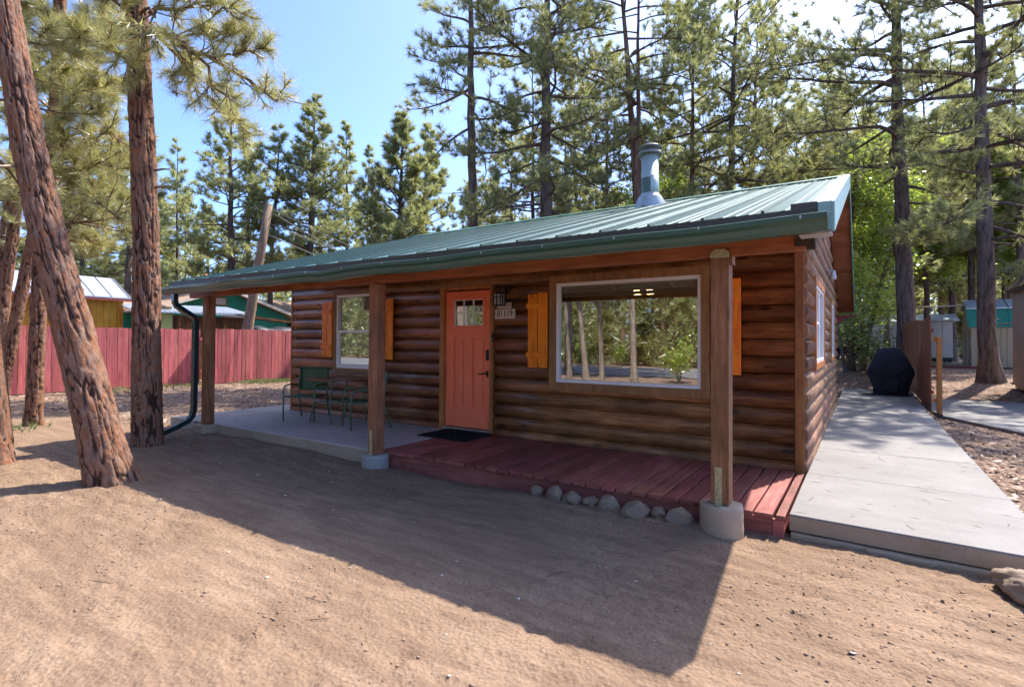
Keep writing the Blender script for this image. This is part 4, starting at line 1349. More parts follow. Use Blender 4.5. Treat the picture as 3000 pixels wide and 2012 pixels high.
def grow(cr, P, R, z0, H, nl, Lmax, nsub=8, tuft=3, twigs=True, droop=0.3, thin=1.0, prof=conifer_profile, az0=0.0, lower=0):
    r = cr.r
    for i in range(nl):
        t = (i + r.random()) / nl
        t = t ** 0.9
        z = z0 + (H - z0) * t * 0.985
        p = path_at(P, z)
        rt = np.interp(z, P[:, 2], R)
        az = az0 + i * 2.39996 + r.normal() * 0.5
        el = math.radians(-12 + 62 * t + r.normal() * 10)
        d = np.array([math.cos(az) * math.cos(el), math.sin(az) * math.cos(el), math.sin(el)])
        L = max(0.35, Lmax * prof(t) * (0.65 + 0.6 * r.random()))
        cr.limb(p + d * rt * 0.5, d, L, max(0.012, min(rt * 0.55, 0.018 + 0.014 * L)), droop, 0.3, max(3, int(nsub * L / Lmax * thin + 1)), 0.36, tuft, twigs)
    # bare dead stubs below the crown
    for i in range(lower):
        z = z0 * (0.35 + 0.65 * r.random())
        p = path_at(P, z); az = r.random() * 6.28
        d = np.array([math.cos(az), math.sin(az), -0.1 + 0.3 * r.random()])
        L = 0.3 + 1.2 * r.random()
        q = np.array([p, p + d * L * 0.5 + r.normal(size=3) * 0.04, p + d * L + r.normal(size=3) * 0.1])
        cr.small.append((q, np.array([0.02, 0.014, 0.005])))

def finish(root, cr, m, L, w, spread, tl, leafmat, barkmat, kb=6, droop=0.0):
    if cr.big:
        V, F = tubes(cr.big, kb)
        if cr.small:
            V2, F2 = tubes(cr.small, 4)
            F = np.concatenate([F, F2 + len(V)]); V = np.concatenate([V, V2])
        link('limbs', np_mesh('limbs', V, F, True), root, barkmat)["kind"] = 'stuff'
    P, D = np.array(cr.P), np.array(cr.D)
    V, F = needles(P, D, m, L, w, spread, tl, cr.r, droop)
    return link('crown', np_mesh('crown', V, F), root, leafmat)

def px_path(pix, fw, n=0):
    return [at(x, y, f) for (x, y), f in zip(pix, fw if hasattr(fw, '__len__') else [fw] * len(pix))]

def simple_trunk(root, P, R, mat, k=12, seed=0):
    r = np.random.default_rng(seed)
    th = 2 * np.pi * np.arange(k) / k
    V, F = tubes([(P, R)], k)
    V = V.reshape(len(P), k, 3)
    c = P[:, None, :]
    sc = 1 + 0.07 * np.sin(th * 3 + r.random() * 6)[None, :, None] + 0.05 * r.normal(size=(len(P), k, 1))
    V = c + (V - c) * sc
    return link('trunk', np_mesh('trunk', V.reshape(-1, 3), F, True), root, mat)

def pine(label, px0, fw, dia, H, zc, Lmax, seed, px1=None, nl=34, nsub=8, tuft=3, leaf='needles_mid', barkm='bark_dark', m=22, nL=0.24, w=0.020, spread=1.05,
         group=None, prof=conifer_profile, twigs=True, lower=3, z_base=None, thin=1.0, bend=0.0, droop=0.3, kind=None):
    """px0: photo column of the trunk low down, px1: its column at the top edge of the photo"""
    base = at(px0, 980, fw)
    zb = gz(base.x, base.y) if z_base is None else z_base
    hi = at(px1 if px1 is not None else px0, 0, fw)
    z_hi = hi.z
    n = 24
    zz = np.linspace(zb - 0.15, H, n)
    tt = (zz - zb) / max(0.1, (z_hi - zb))
    off = np.array([hi.x - base.x, hi.y - base.y])
    rr = np.random.default_rng(seed + 1000)
    wob = np.cumsum(rr.normal(size=(n, 2)) * 0.025, 0)
    wob -= wob[0]
    bow = bend * np.sin(np.clip(tt, 0, 1.4) * math.pi)
    P = np.stack([base.x + off[0] * tt + wob[:, 0] + bow * _c, base.y + off[1] * tt + wob[:, 1] + bow * _s, zz], -1)
    u = (zz - zb) / (H - zb)
    R = dia / 2 * np.clip(1 - u, 0.02, 1) ** 0.75 * (1 + 0.35 * np.exp(-(zz - zb) / 0.35))
    root = empty('pine_tree', (base.x, base.y, zb), label, 'tree', group)
    simple_trunk(root, P, R, barkm, 12, seed)
    cr = Crown(seed)
    grow(cr, P, R, zc, H, nl, Lmax, nsub, tuft, twigs, droop, thin, prof, rr.random() * 6, lower)
    finish(root, cr, m, nL, w, spread, 0.12, leaf, barkm)
    return root

def sparse_profile(t):
    return 0.55 + 0.5 * math.sin(math.pi * min(1, t * 1.15)) - 0.35 * t
def dome_profile(t):
    return (0.62 + 0.42 * math.sin(min(1.0, t * 1.3) * math.pi)) * (1 - t ** 2.6) ** 0.7 + 0.10
def cone_profile(t):
    return (1.0 - t) ** 0.8 + 0.07

# --- the big near trunks on the left -----------------------------------------------------
GRP_NEAR = 'thick red barked pines at the left of the yard'
def near_tree(label, pix, fws, rad, seed, **kw):
    pts = px_path(pix, fws)
    b = pts[0]
    root = empty('pine_tree', (b.x, b.y, gz(b.x, b.y)), label, 'tree', GRP_NEAR)
    bark_trunk('trunk', pts, rad, seed, root, **kw)
    return root, np.array([list(p) for p in pts])
t1, t1p = near_tree('thick leaning pine trunk with orange red bark, foot beside the porch shadow',
    [(326, 1432), (322, 1400), (298, 1300), (262, 1150), (205, 930), (144, 700), (80, 400), (12, 0), (-45, -350), (-95, -750)], 5.65,
    [0.215, 0.208, 0.194, 0.183, 0.167, 0.154, 0.137, 0.119, 0.10, 0.075], 3, res=0.0125, flare=0.06)
t2, t2p = near_tree('upright pine with dark red bark at the end of the downspout',
    [(433, 1330), (431, 1250), (429, 1000), (429, 700), (411, 268), (398, 0), (388, -300), (376, -800), (370, -1300)], 7.6,
    [0.195, 0.188, 0.172, 0.160, 0.146, 0.135, 0.12, 0.09, 0.04], 8, res=0.014, flare=0.05)
t0, t0p = near_tree('pine trunk cut off by the left edge of the photo',
    [(-22, 1378), (-30, 1250), (-42, 1100), (-60, 850), (-95, 450), (-130, 0)], 6.5, [0.20, 0.19, 0.18, 0.17, 0.15, 0.13], 15, res=0.017, flare=0.06)
t3, t3p = near_tree('slim pine between the fence and the leaning trunk',
    [(97, 1255), (102, 1150), (110, 968), (117, 789), (140, 600), (163, 350), (172, 100), (178, -150), (182, -600), (184, -900)], 9.3,
    [0.128, 0.118, 0.112, 0.108, 0.10, 0.092, 0.085, 0.075, 0.05, 0.02], 21, res=0.018, flare=0.05, cell=(0.05, 0.13))
t4, t4p = near_tree('dark slim trunk leaning towards the right in front of the red fence',
    [(2, 1180), (14, 1100), (50, 920), (92, 720), (128, 520), (158, 300), (185, 0)], 11.0, [0.115, 0.11, 0.105, 0.10, 0.095, 0.085, 0.06], 27, res=0.022, flare=0.04, cell=(0.05, 0.13))
t5, t5p = near_tree('reddish slim trunk rising beside the left edge',
    [(-30, 1190), (-12, 1020), (6, 900), (32, 730), (56, 560), (80, 380), (110, 120)], 12.5, [0.13, 0.125, 0.12, 0.11, 0.10, 0.09, 0.06], 31, res=0.024, flare=0.04, cell=(0.05, 0.13))
t6, t6p = near_tree('dark trunk half hidden behind the reddish slim trunk',
    [(-8, 1165), (0, 1000), (12, 800), (28, 640), (45, 480), (60, 300), (70, 60)], 14.5, [0.19, 0.18, 0.17, 0.165, 0.155, 0.14, 0.1], 35, res=0.028, flare=0.05)
# dead stubs on the upright trunk
mb = MB()
for (x, y, l) in ((462, 500, 34), (463, 550, 46)):
    a, b = at(x - 8, y, 7.5), at(x + l, y - 4, 7.35)
    mb.tube([a, (a + b) / 2 + Vector((0, 0, 0.01)), b], [0.018, 0.015, 0.010], 7)
mb.build('dead_stub', 'dead_branch', t2)
mb = MB(); a, b = at(50, 485, 5.55), at(-20, 488, 5.2); mb.tube([a, b], [0.016, 0.010], 7); mb.build('dead_stub', 'dead_branch', t1)

# needle branches of the near trees: limb start and tip given by photo pixel and distance
def px_limb(cr, a, b, r0, nsub=12, tuft=4, sag=0.0, subl=0.34):
    """a, b = (px, py, dist)"""
    p0, p1 = np.array(at(*a)), np.array(at(*b))
    L = np.linalg.norm(p1 - p0)
    n = 9
    ts = np.linspace(0, 1, n)
    pts = p0 + (p1 - p0) * ts[:, None]
    pts[:, 2] += sag * L * np.sin(ts * math.pi)
    pts[1:-1] += cr.r.normal(size=(n - 2, 3)) * 0.03 * L ** 0.5
    cr.big.append((pts, r0 * (1 - 0.8 * ts)))
    d = norm(pts[-1] - pts[-2])
    cr.tuft(pts[-1], d); cr.tuft(pts[-1] - d * 0.08, norm(d + cr.r.normal(size=3) * 0.3))
    for k in range(nsub):
        t = 0.2 + 0.8 * (k + cr.r.random()) / nsub
        f = t * (n - 1); i = min(int(f), n - 2)
        p = pts[i] + (pts[i + 1] - pts[i]) * (f - i)
        dl = norm(pts[i + 1] - pts[i])
        rnd = cr.r.normal(size=3); rnd -= dl * rnd.dot(dl); rnd = norm(rnd)
        ds = norm(dl * 0.8 + rnd * (0.5 + 0.6 * cr.r.random()) + np.array([0, 0, 0.1]))
        Ls = min(1.0, L * subl) * (1.15 - 0.5 * t) * (0.55 + 0.7 * cr.r.random())
        q = [p]; dd = ds
        for j in range(4):
            dd = norm(dd + np.array([0, 0, 0.12]) + cr.r.normal(size=3) * 0.2)
            q.append(q[-1] + dd * Ls / 4)
        q = np.array(q)
        cr.small.append((q, np.array([0.011, 0.009, 0.0075, 0.006, 0.004])))
        cr.tuft(q[-1], dd)
        for j in range(tuft - 1):
            ii = 1 + int(cr.r.random() * 3)
            dj = norm(dd + cr.r.normal(size=3) * 0.6 + np.array([0, 0, 0.2]))
            e = q[ii] + dj * (0.06 + 0.14 * cr.r.random())
            cr.small.append((np.array([q[ii], (q[ii] + e) / 2, e]), np.array([0.006, 0.005, 0.004])))
            cr.tuft(e, dj)
c2 = Crown(41)
for a, b, r0, ns in [((437, 85, 7.6), (815, 300, 7.0), 0.050, 20), ((445, 95, 7.6), (640, 330, 7.9), 0.036, 14), ((440, 40, 7.6), (690, 25, 6.9), 0.034, 14), ((430, -20, 7.6), (600, -60, 7.2), 0.03, 12),
                     ((480, 100, 7.55), (560, 215, 7.4), 0.022, 9), ((400, 130, 7.6), (215, 110, 6.6), 0.034, 15), ((400, 60, 7.6), (250, -30, 6.8), 0.03, 13),
                     ((410, 210, 7.6), (330, 150, 6.3), 0.024, 11), ((425, 30, 7.6), (470, 110, 6.3), 0.022, 9), ((560, 150, 7.4), (735, 395, 7.5), 0.026, 13), ((620, 170, 7.2), (790, 150, 7.0), 0.02, 9), ((520, 120, 7.5), (700, 95, 7.3), 0.02, 9)]:
    px_limb(c2, a, b, r0, ns, 4, 0.03)
finish(t2, c2, 46, 0.20, 0.0055, 1.0, 0.16, 'needles_near', 'bark_brown', 7, 0.05)
c3 = Crown(43)
for a, b, r0, ns in [((165, 330, 9.3), (320, 330, 8.3), 0.03, 15), ((165, 300, 9.3), (70, 170, 8.6), 0.028, 12), ((170, 150, 9.3), (330, 80, 8.4), 0.03, 15), ((172, 90, 9.3), (60, 20, 8.4), 0.028, 13),
                     ((140, 600, 9.3), (330, 560, 8.5), 0.03, 15), ((150, 480, 9.3), (360, 440, 8.9), 0.03, 15), ((130, 690, 9.3), (350, 640, 7.4), 0.028, 16), ((150, 520, 9.3), (300, 600, 8.2), 0.026, 13),
                     ((163, 350, 9.3), (290, 210, 7.9), 0.026, 13), ((165, 400, 9.3), (240, 500, 8.4), 0.026, 13), ((176, 0, 9.3), (280, -60, 8.3), 0.028, 13), ((178, -60, 9.3), (90, -120, 8.6), 0.028, 13),
                     ((150, 560, 9.3), (50, 470, 9.8), 0.024, 11), ((168, 260, 9.3), (380, 260, 9.6), 0.028, 15), ((174, 60, 9.3), (400, 40, 10.2), 0.028, 15), ((158, 420, 9.3), (420, 520, 10.4), 0.028, 15), ((170, 200, 9.3), (130, 60, 7.8), 0.024, 11),
                     ((168, 240, 9.3), (230, 330, 7.6), 0.024, 12), ((128, 700, 9.3), (300, 720, 8.8), 0.024, 13), ((140, 600, 9.3), (390, 600, 9.6), 0.026, 15), ((150, 500, 9.3), (200, 400, 7.9), 0.024, 12), ((160, 400, 9.3), (330, 390, 7.9), 0.026, 14), ((150, 540, 9.3), (330, 480, 8.0), 0.026, 14), ((170, 180, 9.3), (300, 160, 9.9), 0.026, 14), ((140, 620, 9.3), (240, 690, 8.6), 0.024, 12), ((172, 120, 9.3), (235, 200, 7.6), 0.024, 12)]:
    px_limb(c3, a, b, r0, ns, 4, 0.02, 0.3)
nn = len(c3.P)
P, D = np.array(c3.P), np.array(c3.D)
sel = c3.r.random(nn) < 0.05
cb = c3
V, F = needles(P[sel], D[sel], 40, 0.19, 0.0055, 1.0, 0.16, c3.r, 0.2)
link('dry_needles', np_mesh('dry_needles', V, F), t3, 'needles_brown')
c3.P = list(P[~sel]); c3.D = list(D[~sel])
finish(t3, c3, 46, 0.20, 0.0058, 1.0, 0.16, 'needles_near', 'bark_brown', 7, 0.05)
for root, tp, sd, zc, H in ((t0, t0p, 51, 3.6, 6.6), (t4, t4p, 52, 3.6, 8.2), (t5, t5p, 53, 4.2, 8.4), (t6, t6p, 54, 4.0, 10)):
    cr = Crown(sd)
    P, R, q = interp_path(tp, np.linspace(0.12, 0.03, len(tp)), 24)
    grow(cr, P, R, zc, H, 16, 2.0, 8, 4, True, 0.3)
    finish(root, cr, 34, 0.22, 0.010, 1.0, 0.16, 'needles_near' if sd in (51, 52) else 'needles_mid', 'bark_brown', 6)

# --- pines beyond the fence, left of the cabin roof ----------------------------------------
G1 = 'pines beyond the red fence'
kw = dict(leaf='needles_far', barkm='bark_dark', m=13, nL=0.34, w=0.036, spread=1.2, twigs=False, group=G1, thin=1.45, droop=0.1)
pine('thin sparse pine just right of the upright near trunk', 527, 38, 0.32, 15.5, 5.5, 1.7, 61, 520, nl=34, nsub=7, prof=dome_profile, **kw)
pine('pine with a doubled dark stem behind the green gable', 684, 34, 0.55, 17.2, 3.6, 2.5, 62, 684, nl=56, nsub=10, tuft=4, prof=dome_profile, **kw)
pine('slender pine standing left of the leaning utility pole', 724, 37, 0.40, 16.6, 5.0, 1.9, 63, 738, nl=42, nsub=9, prof=dome_profile, **kw)
pine('bare stemmed pine leaning right behind the utility pole', 787, 35, 0.42, 15.4, 8.2, 2.0, 64, 840, nl=34, nsub=9, prof=dome_profile, **kw)
pine('tallest dense pine rising behind the left roof slope', 895, 36, 0.62, 18.0, 4.5, 2.7, 65, 918, nl=78, nsub=11, tuft=4, prof=dome_profile, **kw)
pine('straight dark pine close to the right of the tallest one', 912, 38, 0.46, 16.0, 5.5, 2.2, 66, 912, nl=44, nsub=9, prof=dome_profile, **kw)
pine('pointed pine in the dip right of the tallest pine', 1017, 38, 0.40, 17.2, 2.5, 2.4, 67, 1017, nl=64, nsub=10, tuft=4, prof=cone_profile, **kw)
pine('small narrow pine between the pointed and the broad one', 1076, 41, 0.36, 16.6, 2.5, 2.1, 68, 1076, nl=54, nsub=9, tuft=4, prof=cone_profile, **kw)
pine('broad bushy pine spreading over the middle of the roof', 1172, 30, 0.50, 14.2, 1.6, 3.7, 69, 1178, nl=96, nsub=15, tuft=5, prof=cone_profile, **kw)
pine('bushy pine top leaning out right of the broad pine', 1250, 33, 0.45, 14.9, 2.0, 3.0, 70, 1253, nl=70, nsub=12, tuft=5, prof=cone_profile, **kw)
pine('low young pine left of the lone bare trunk', 1330, 44, 0.3, 9.5, 1.5, 2.0, 71, 1330, nl=36, nsub=9, tuft=4, prof=cone_profile, **kw)
pine('low young pine seen between the two big roofline trunks', 1482, 42, 0.32, 12.0, 2.0, 2.4, 72, 1482, nl=50, nsub=9, tuft=4, prof=cone_profile, **kw)
pine('shaggy pine behind the yellow shed', 250, 34, 0.4, 13.5, 3.5, 2.4, 73, 240, nl=44, nsub=10, tuft=4, prof=dome_profile, **kw)
pine('pine with bare lower stem behind the yellow shed roof', 310, 36, 0.45, 15.5, 5.5, 2.3, 74, 305, nl=40, nsub=9, prof=dome_profile, **kw)
pine('tilted pine between the shed and the green house', 365, 30, 0.42, 14.0, 5.0, 2.4, 75, 400, nl=40, nsub=9, tuft=4, prof=dome_profile, **kw)
pine('bushy pine filling the gap behind the green gable', 610, 42, 0.4, 12.0, 1.8, 2.9, 76, 610, nl=60, nsub=10, tuft=5, prof=cone_profile, **kw)
pine('dark pine behind the shingled neighbour roof', 460, 46, 0.45, 13.0, 2.5, 3.0, 77, 455, nl=56, nsub=10, tuft=5, prof=cone_profile, **kw)

# --- tall pines behind the cabin ------------------------------------------------------------
G2 = 'tall pines behind the cabin'
kw = dict(leaf='needles_mid', m=20, nL=0.28, w=0.022, spread=1.1, group=G2, thin=1.6)
pine('lone straight pine with long bare trunk left of roof centre', 1403, 20, 0.47, 19.0, 8.4, 3.2, 81, 1376, nl=34, nsub=13, tuft=3, barkm='bark_dark', prof=sparse_profile, lower=4, **kw)
pine('massive dark trunk rising behind the roof centre', 1607, 20, 0.56, 20.0, 6.0, 4.0, 82, 1602, nl=56, nsub=15, tuft=4, barkm='bark_dark', prof=sparse_profile, **kw)
pine('forked leaning pine directly behind the flue', 1880, 21, 0.42, 19.0, 8.5, 3.6, 83, 1828, nl=30, nsub=12, tuft=3, barkm='bark_brown', prof=sparse_profile, bend=0.15, **kw)
pine('straight slim companion stem of the forked pine', 1878, 21.4, 0.30, 19.5, 9.5, 3.0, 84, 1868, nl=24, nsub=11, tuft=3, barkm='bark_brown', prof=sparse_profile, **kw)
pine('thin blackish pine between massive trunk and flue', 1786, 24, 0.27, 15.0, 5.2, 2.8, 85, 1774, nl=40, nsub=11, tuft=3, barkm='bark_dark', **kw)
pine('slim pine close behind the massive trunk', 1556, 28, 0.32, 17.0, 4.5, 3.0, 86, 1553, nl=44, nsub=11, tuft=4, barkm='bark_brown', **kw)
pine('pale thin pine right of the massive trunk', 1688, 28, 0.30, 16.5, 4.2, 2.9, 87, 1684, nl=46, nsub=11, tuft=4, barkm='bark_brown', **kw)
pine('slim bare trunk right of the flue', 2022, 24, 0.32, 18.5, 6.5, 3.3, 88, 2032, nl=42, nsub=12, tuft=4, barkm='bark_brown', prof=sparse_profile, **kw)
pine('curving dark pine with wide limbs over the roof end', 2118, 23, 0.42, 19.0, 5.2, 4.3, 89, 2166, nl=46, nsub=14, tuft=4, barkm='bark_dark', prof=sparse_profile, bend=-0.1, **kw)
pine('leaning pine just right of the curving dark pine', 2180, 26, 0.42, 18.0, 5.0, 3.8, 90, 2232, nl=44, nsub=12, tuft=4, barkm='bark_brown', prof=sparse_profile, **kw)
pine('thin straight pine behind the roof peak', 2488, 25, 0.19, 14.5, 4.6, 2.6, 91, 2487, nl=36, nsub=10, tuft=4, barkm='bark_dark', **kw)
pine('pine in the haze of needles left of the roof peak', 2330, 32, 0.34, 17.0, 3.5, 3.2, 92, 2345, nl=56, nsub=12, tuft=4, barkm='bark_brown', **kw)
pine('pine filling the gap left of the flue', 1740, 36, 0.34, 13.5, 2.5, 3.2, 93, 1740, nl=60, nsub=12, tuft=5, barkm='bark_brown', **kw)
pine('pine filling the gap right of the flue', 1960, 36, 0.36, 15.5, 3.0, 3.2, 94, 1965, nl=60, nsub=12, tuft=5, barkm='bark_brown', **kw)

extra = [(1505, 33, 0.28, 16, 4, 'slim pine just left of the massive trunk'), (1655, 34, 0.30, 17, 4.5, 'slim pine halfway between massive trunk and dark thin pine'), (1925, 31, 0.28, 17, 4, 'slim pine hidden behind the forked pine'),
         (2075, 33, 0.30, 17.5, 4, 'slim pine between bare trunk and curving dark pine'), (2255, 30, 0.30, 17, 4, 'slim pine over the right end of the roof'), (2400, 28, 0.28, 16, 4, 'slim pine just left of the roof peak'),
         (2430, 38, 0.34, 18, 3.5, 'tall pine standing far behind the roof peak'), (1450, 38, 0.3, 13, 3, 'pine top showing right of the lone straight pine')]
for k, (px, fw, dia, H, zc, lab) in enumerate(extra):
    pine(lab, px, fw, dia, H, zc, 2.8, 160 + k, px + (k % 3 - 1) * 14, nl=46, nsub=10, tuft=4, barkm='bark_brown', prof=dome_profile, leaf='needles_mid', m=16, nL=0.32, w=0.030, spread=1.15, group=G2, thin=1.6, twigs=False)

# --- big pines on the right ------------------------------------------------------------------
G3 = 'big pines right of the cabin'
kw = dict(leaf='needles_mid', m=24, nL=0.28, w=0.018, spread=1.0, group=G3, barkm='bark_dark', thin=1.7)
pine('slim pine right of the big trunk by the cedar fence', 2715, 30, 0.30, 18, 5.0, 3.2, 171, 2700, nl=50, nsub=12, tuft=4, **kw)
pine('pine beyond the barn shed roof', 2870, 36, 0.36, 18, 4.0, 3.4, 172, 2895, nl=54, nsub=12, tuft=4, **kw)
pine('pine standing behind the tan shed', 2990, 25, 0.36, 18, 4.5, 3.4, 173, 2975, nl=46, nsub=12, tuft=4, **kw)
pine('big dark trunked pine standing behind the cedar fence', 2660, 18.9, 0.60, 19.5, 5.0, 4.6, 101, 2622, nl=46, nsub=15, tuft=4, prof=sparse_profile, lower=6, **kw)
pine('big pine on the chips in front of the barn shed', 2902, 16.2, 0.48, 18.5, 4.6, 4.3, 102, 2866, nl=46, nsub=15, tuft=4, prof=sparse_profile, lower=5, **kw)
pine('slim pine behind the big pine by the barn shed', 2850, 27, 0.36, 17.0, 6.5, 3.0, 103, 2838, nl=40, nsub=12, tuft=4, **kw)
pine('slim leaning pine above the tan shed corner', 2945, 32, 0.32, 16.0, 5.0, 3.0, 104, 2915, nl=44, nsub=12, tuft=4, **kw)
pine('pine behind the pale trailer', 2760, 38, 0.42, 17.0, 4.5, 3.2, 105, 2758, nl=54, nsub=12, tuft=5, **kw)
pine('reddish pine between trailer and barn shed', 2790, 33, 0.40, 16.0, 5.5, 3.0, 106, 2782, nl=44, nsub=12, tuft=4, **kw)
pine('far pine left of the big trunk by the cedar fence', 2560, 40, 0.40, 16.5, 4.5, 3.2, 107, 2562, nl=54, nsub=12, tuft=5, **kw)

# --- broadleaf trees --------------------------------------------------------------------------
def broadleaf(label, pix, fw, dia, clumps, seed, leaf='leaf_green', barkm='bark_grey', group=None, leafsize=0.075, per=62):
    """clumps: (px, py, dist, radius in metres)"""
    pts = px_path(pix, fw)
    b = pts[0]
    root = empty('broadleaf_tree', (b.x, b.y, gz(b.x, b.y)), label, 'tree', group)
    pts[0] = Vector((b.x, b.y, gz(b.x, b.y) - 0.1))
    P, R, q = interp_path(pts, np.linspace(dia / 2, dia / 6, len(pts)), 18)
    R[0:3] *= [1.35, 1.15, 1.05]
    simple_trunk(root, P, R, barkm, 10, seed)
    r = np.random.default_rng(seed)
    cen, big = [], []
    for (x, y, d, rad) in clumps:
        c = np.array(at(x, y, d))
        j = int(np.argmin(np.linalg.norm(P - c, axis=1) + 0.6 * np.abs(P[:, 2] - c[2] + rad)))
        p0 = P[j]
        mid = (p0 + c) / 2 + np.array([0, 0, 0.1 * rad])
        big.append((np.array([p0, mid, c]), np.array([0.045, 0.03, 0.012]) * max(0.5, dia / 0.3)))
        k = max(4, int(26 * rad ** 2))
        u = r.normal(size=(k, 3)); u /= np.linalg.norm(u, axis=1, keepdims=True)
        pp = c + u * rad * (0.35 + 0.65 * r.random((k, 1)) ** 0.5) * np.array([1, 1, 0.8])
        cen.append(pp)
        for e in pp[::2]:
            big.append((np.array([c, (c + e) / 2 + r.normal(size=3) * 0.05, e]), np.array([0.014, 0.01, 0.005])))
    V, F = tubes(big, 5)
    link('limbs', np_mesh('limbs', V, F, True), root, barkm)["kind"] = 'stuff'
    V, F = leaves(np.concatenate(cen), per, leafsize, 0.26, r)
    link('crown', np_mesh('crown', V, F), root, leaf)
    return root
G4 = 'green broadleaf trees behind the grill'
broadleaf('leafy tree with a trunk leaning right behind the grill', [(2522, 1090), (2535, 1010), (2560, 920), (2600, 770), (2625, 640), (2640, 520)], 21, 0.26,
          [(2600, 760, 21, 0.9), (2575, 860, 20.5, 0.7), (2640, 640, 21, 1.0), (2560, 690, 21.5, 0.9), (2630, 540, 21, 0.9), (2590, 930, 20.6, 0.5)], 111, 'leaf_green', group=G4)
broadleaf('leafy tree with a brown trunk beside the cabin rear corner', [(2494, 1092), (2490, 1000), (2480, 900), (2475, 760), (2500, 600), (2510, 480)], 20.5, 0.30,
          [(2490, 800, 20.5, 0.8), (2520, 700, 21, 0.9), (2500, 560, 21, 1.0), (2540, 600, 20, 0.8), (2530, 480, 21.5, 0.9), (2475, 920, 20.3, 0.5)], 112, 'leaf_green', 'bark_brown', group=G4)
broadleaf('thin leafy stem leaning left by the cabin rear corner', [(2478, 1088), (2462, 1000), (2450, 930), (2440, 840)], 19.8, 0.14, [(2462, 890, 19.8, 0.7), (2470, 980, 19.6, 0.5)], 113, 'leaf_dark', group=G4, leafsize=0.06)
broadleaf('bright yellow green tree lit from behind beyond the trailer', [(2600, 1020), (2600, 800), (2610, 600), (2600, 420)], 30, 0.3,
          [(2560, 480, 30, 1.8), (2620, 560, 30, 1.8), (2590, 700, 30, 1.7), (2660, 440, 31, 1.7), (2530, 620, 31, 1.6), (2700, 640, 31, 1.6), (2740, 760, 31, 1.5)], 114, 'leaf_green', group=G4, leafsize=0.11, per=70)
broadleaf('bright green tree above the barn shed', [(2960, 1040), (2960, 850), (2965, 650), (2970, 480)], 27, 0.3,
          [(2960, 520, 27, 1.6), (2920, 640, 27, 1.4), (2990, 640, 26, 1.6), (3000, 440, 26, 1.5), (2890, 740, 28, 1.2), (2985, 760, 26, 1.2), (3040, 560, 26, 1.6)], 115, 'leaf_green', group='green broadleaf trees beyond sheds', leafsize=0.10, per=70)
broadleaf('yellow green leafy tree right of the flue', [(1975, 900), (1975, 700), (1965, 560), (1960, 480)], 27, 0.22,
          [(1955, 540, 27, 0.9), (1990, 590, 27, 1.0), (2000, 640, 27, 1.0), (1945, 610, 27, 0.9), (1930, 500, 27, 0.5)], 116, 'leaf_green', group='green broadleaf trees beyond roof', leafsize=0.085, per=60)
broadleaf('yellow green leafy tree left of the flue', [(1830, 900), (1830, 720), (1825, 600)], 29, 0.2,
          [(1825, 590, 29, 0.9), (1850, 640, 29, 0.9), (1800, 640, 29, 0.9)], 117, 'leaf_green', group='green broadleaf trees beyond roof', leafsize=0.085, per=60)
broadleaf('low leafy bush behind the grill', [(2560, 1080), (2560, 1030), (2565, 990)], 20, 0.08, [(2560, 1010, 20, 0.6), (2590, 1030, 20.5, 0.5), (2545, 1040, 20, 0.4)], 118, 'leaf_dark', group=G4, leafsize=0.06)

# --- the far wood: one mass of trunks and crowns ----------------------------------------------
def forest(name, label, spots, seed, hmin, hmax, low=(0.12, 0.45), dens=1.0):
    r = np.random.default_rng(seed)
    VT, FT, VN, FN = [], [], [], []
    ot = on = 0
    for (x, y) in spots:
        zb = gz(x, y)
        H = r.uniform(hmin, hmax); zc = H * r.uniform(*low)
        dia = r.uniform(0.25, 0.5) * min(1, H / 9)
        lean = r.normal(size=2) * 0.02
        zz = np.linspace(zb - 0.2, H, 6)
        P = np.stack([x + lean[0] * zz, y + lean[1] * zz, zz], -1)
        V, F = tubes([(P, dia / 2 * np.clip(1 - (zz / H), 0.04, 1) ** 0.7)], 6)
        VT.append(V); FT.append(F + ot); ot += len(V)
        n = int(230 * dens * (H - zc) / 10)
        t = r.random(n) ** 0.85
        z = zc + (H - zc) * t
        Rm = min(2.9, 0.42 * H) * ((1 - t) ** 0.7 + 0.06) * r.uniform(0.8, 1.15)
        az = r.random(n) * 6.283
        rad = Rm * np.sqrt(r.random(n)) * (0.8 + 0.4 * np.sin(az * 3 + z * 1.3))
        c = np.stack([x + lean[0] * z + rad * np.cos(az), y + lean[1] * z + rad * np.sin(az), z - 0.1 * rad], -1)
        d = np.stack([np.cos(az), np.sin(az), 0.5 * np.ones(n)], -1); d /= np.linalg.norm(d, axis=1, keepdims=True)
        V, F = needles(c, d, 13, 0.60, 0.105, 1.25, 0.2, r)
        VN.append(V); FN.append(F + on); on += len(V)
    root = empty(name, (spots[0][0], spots[0][1], 0), kind='stuff')
    tag(root, label)
    link('trunks', np_mesh('trunks', np.concatenate(VT), np.concatenate(FT), True), root, 'bark_brown')
    link('foliage', np_mesh('foliage', np.concatenate(VN), np.concatenate(FN)), root, 'needles_far')
r = np.random.default_rng(200)
sp = []
for i in range(115):
    px = -150 + 3300 * (i + r.random()) / 115
    fw = 44 + 52 * r.random() ** 1.2
    p = at(px, 980, fw); sp.append((p.x, p.y))
forest('distant_forest', 'far pine wood closing off the view behind the cabin', sp, 201, 9, 16.5)
sp = []
for i in range(26):
    px = 2250 + 850 * r.random(); fw = 34 + 30 * r.random()
    p = at(px, 980, fw); sp.append((p.x, p.y))
for i in range(10):
    px = 1450 + 800 * r.random(); fw = 40 + 25 * r.random()
    p = at(px, 980, fw); sp.append((p.x, p.y))
forest('distant_forest', 'far pine wood seen between the trunks on the right', sp, 202, 13, 20)

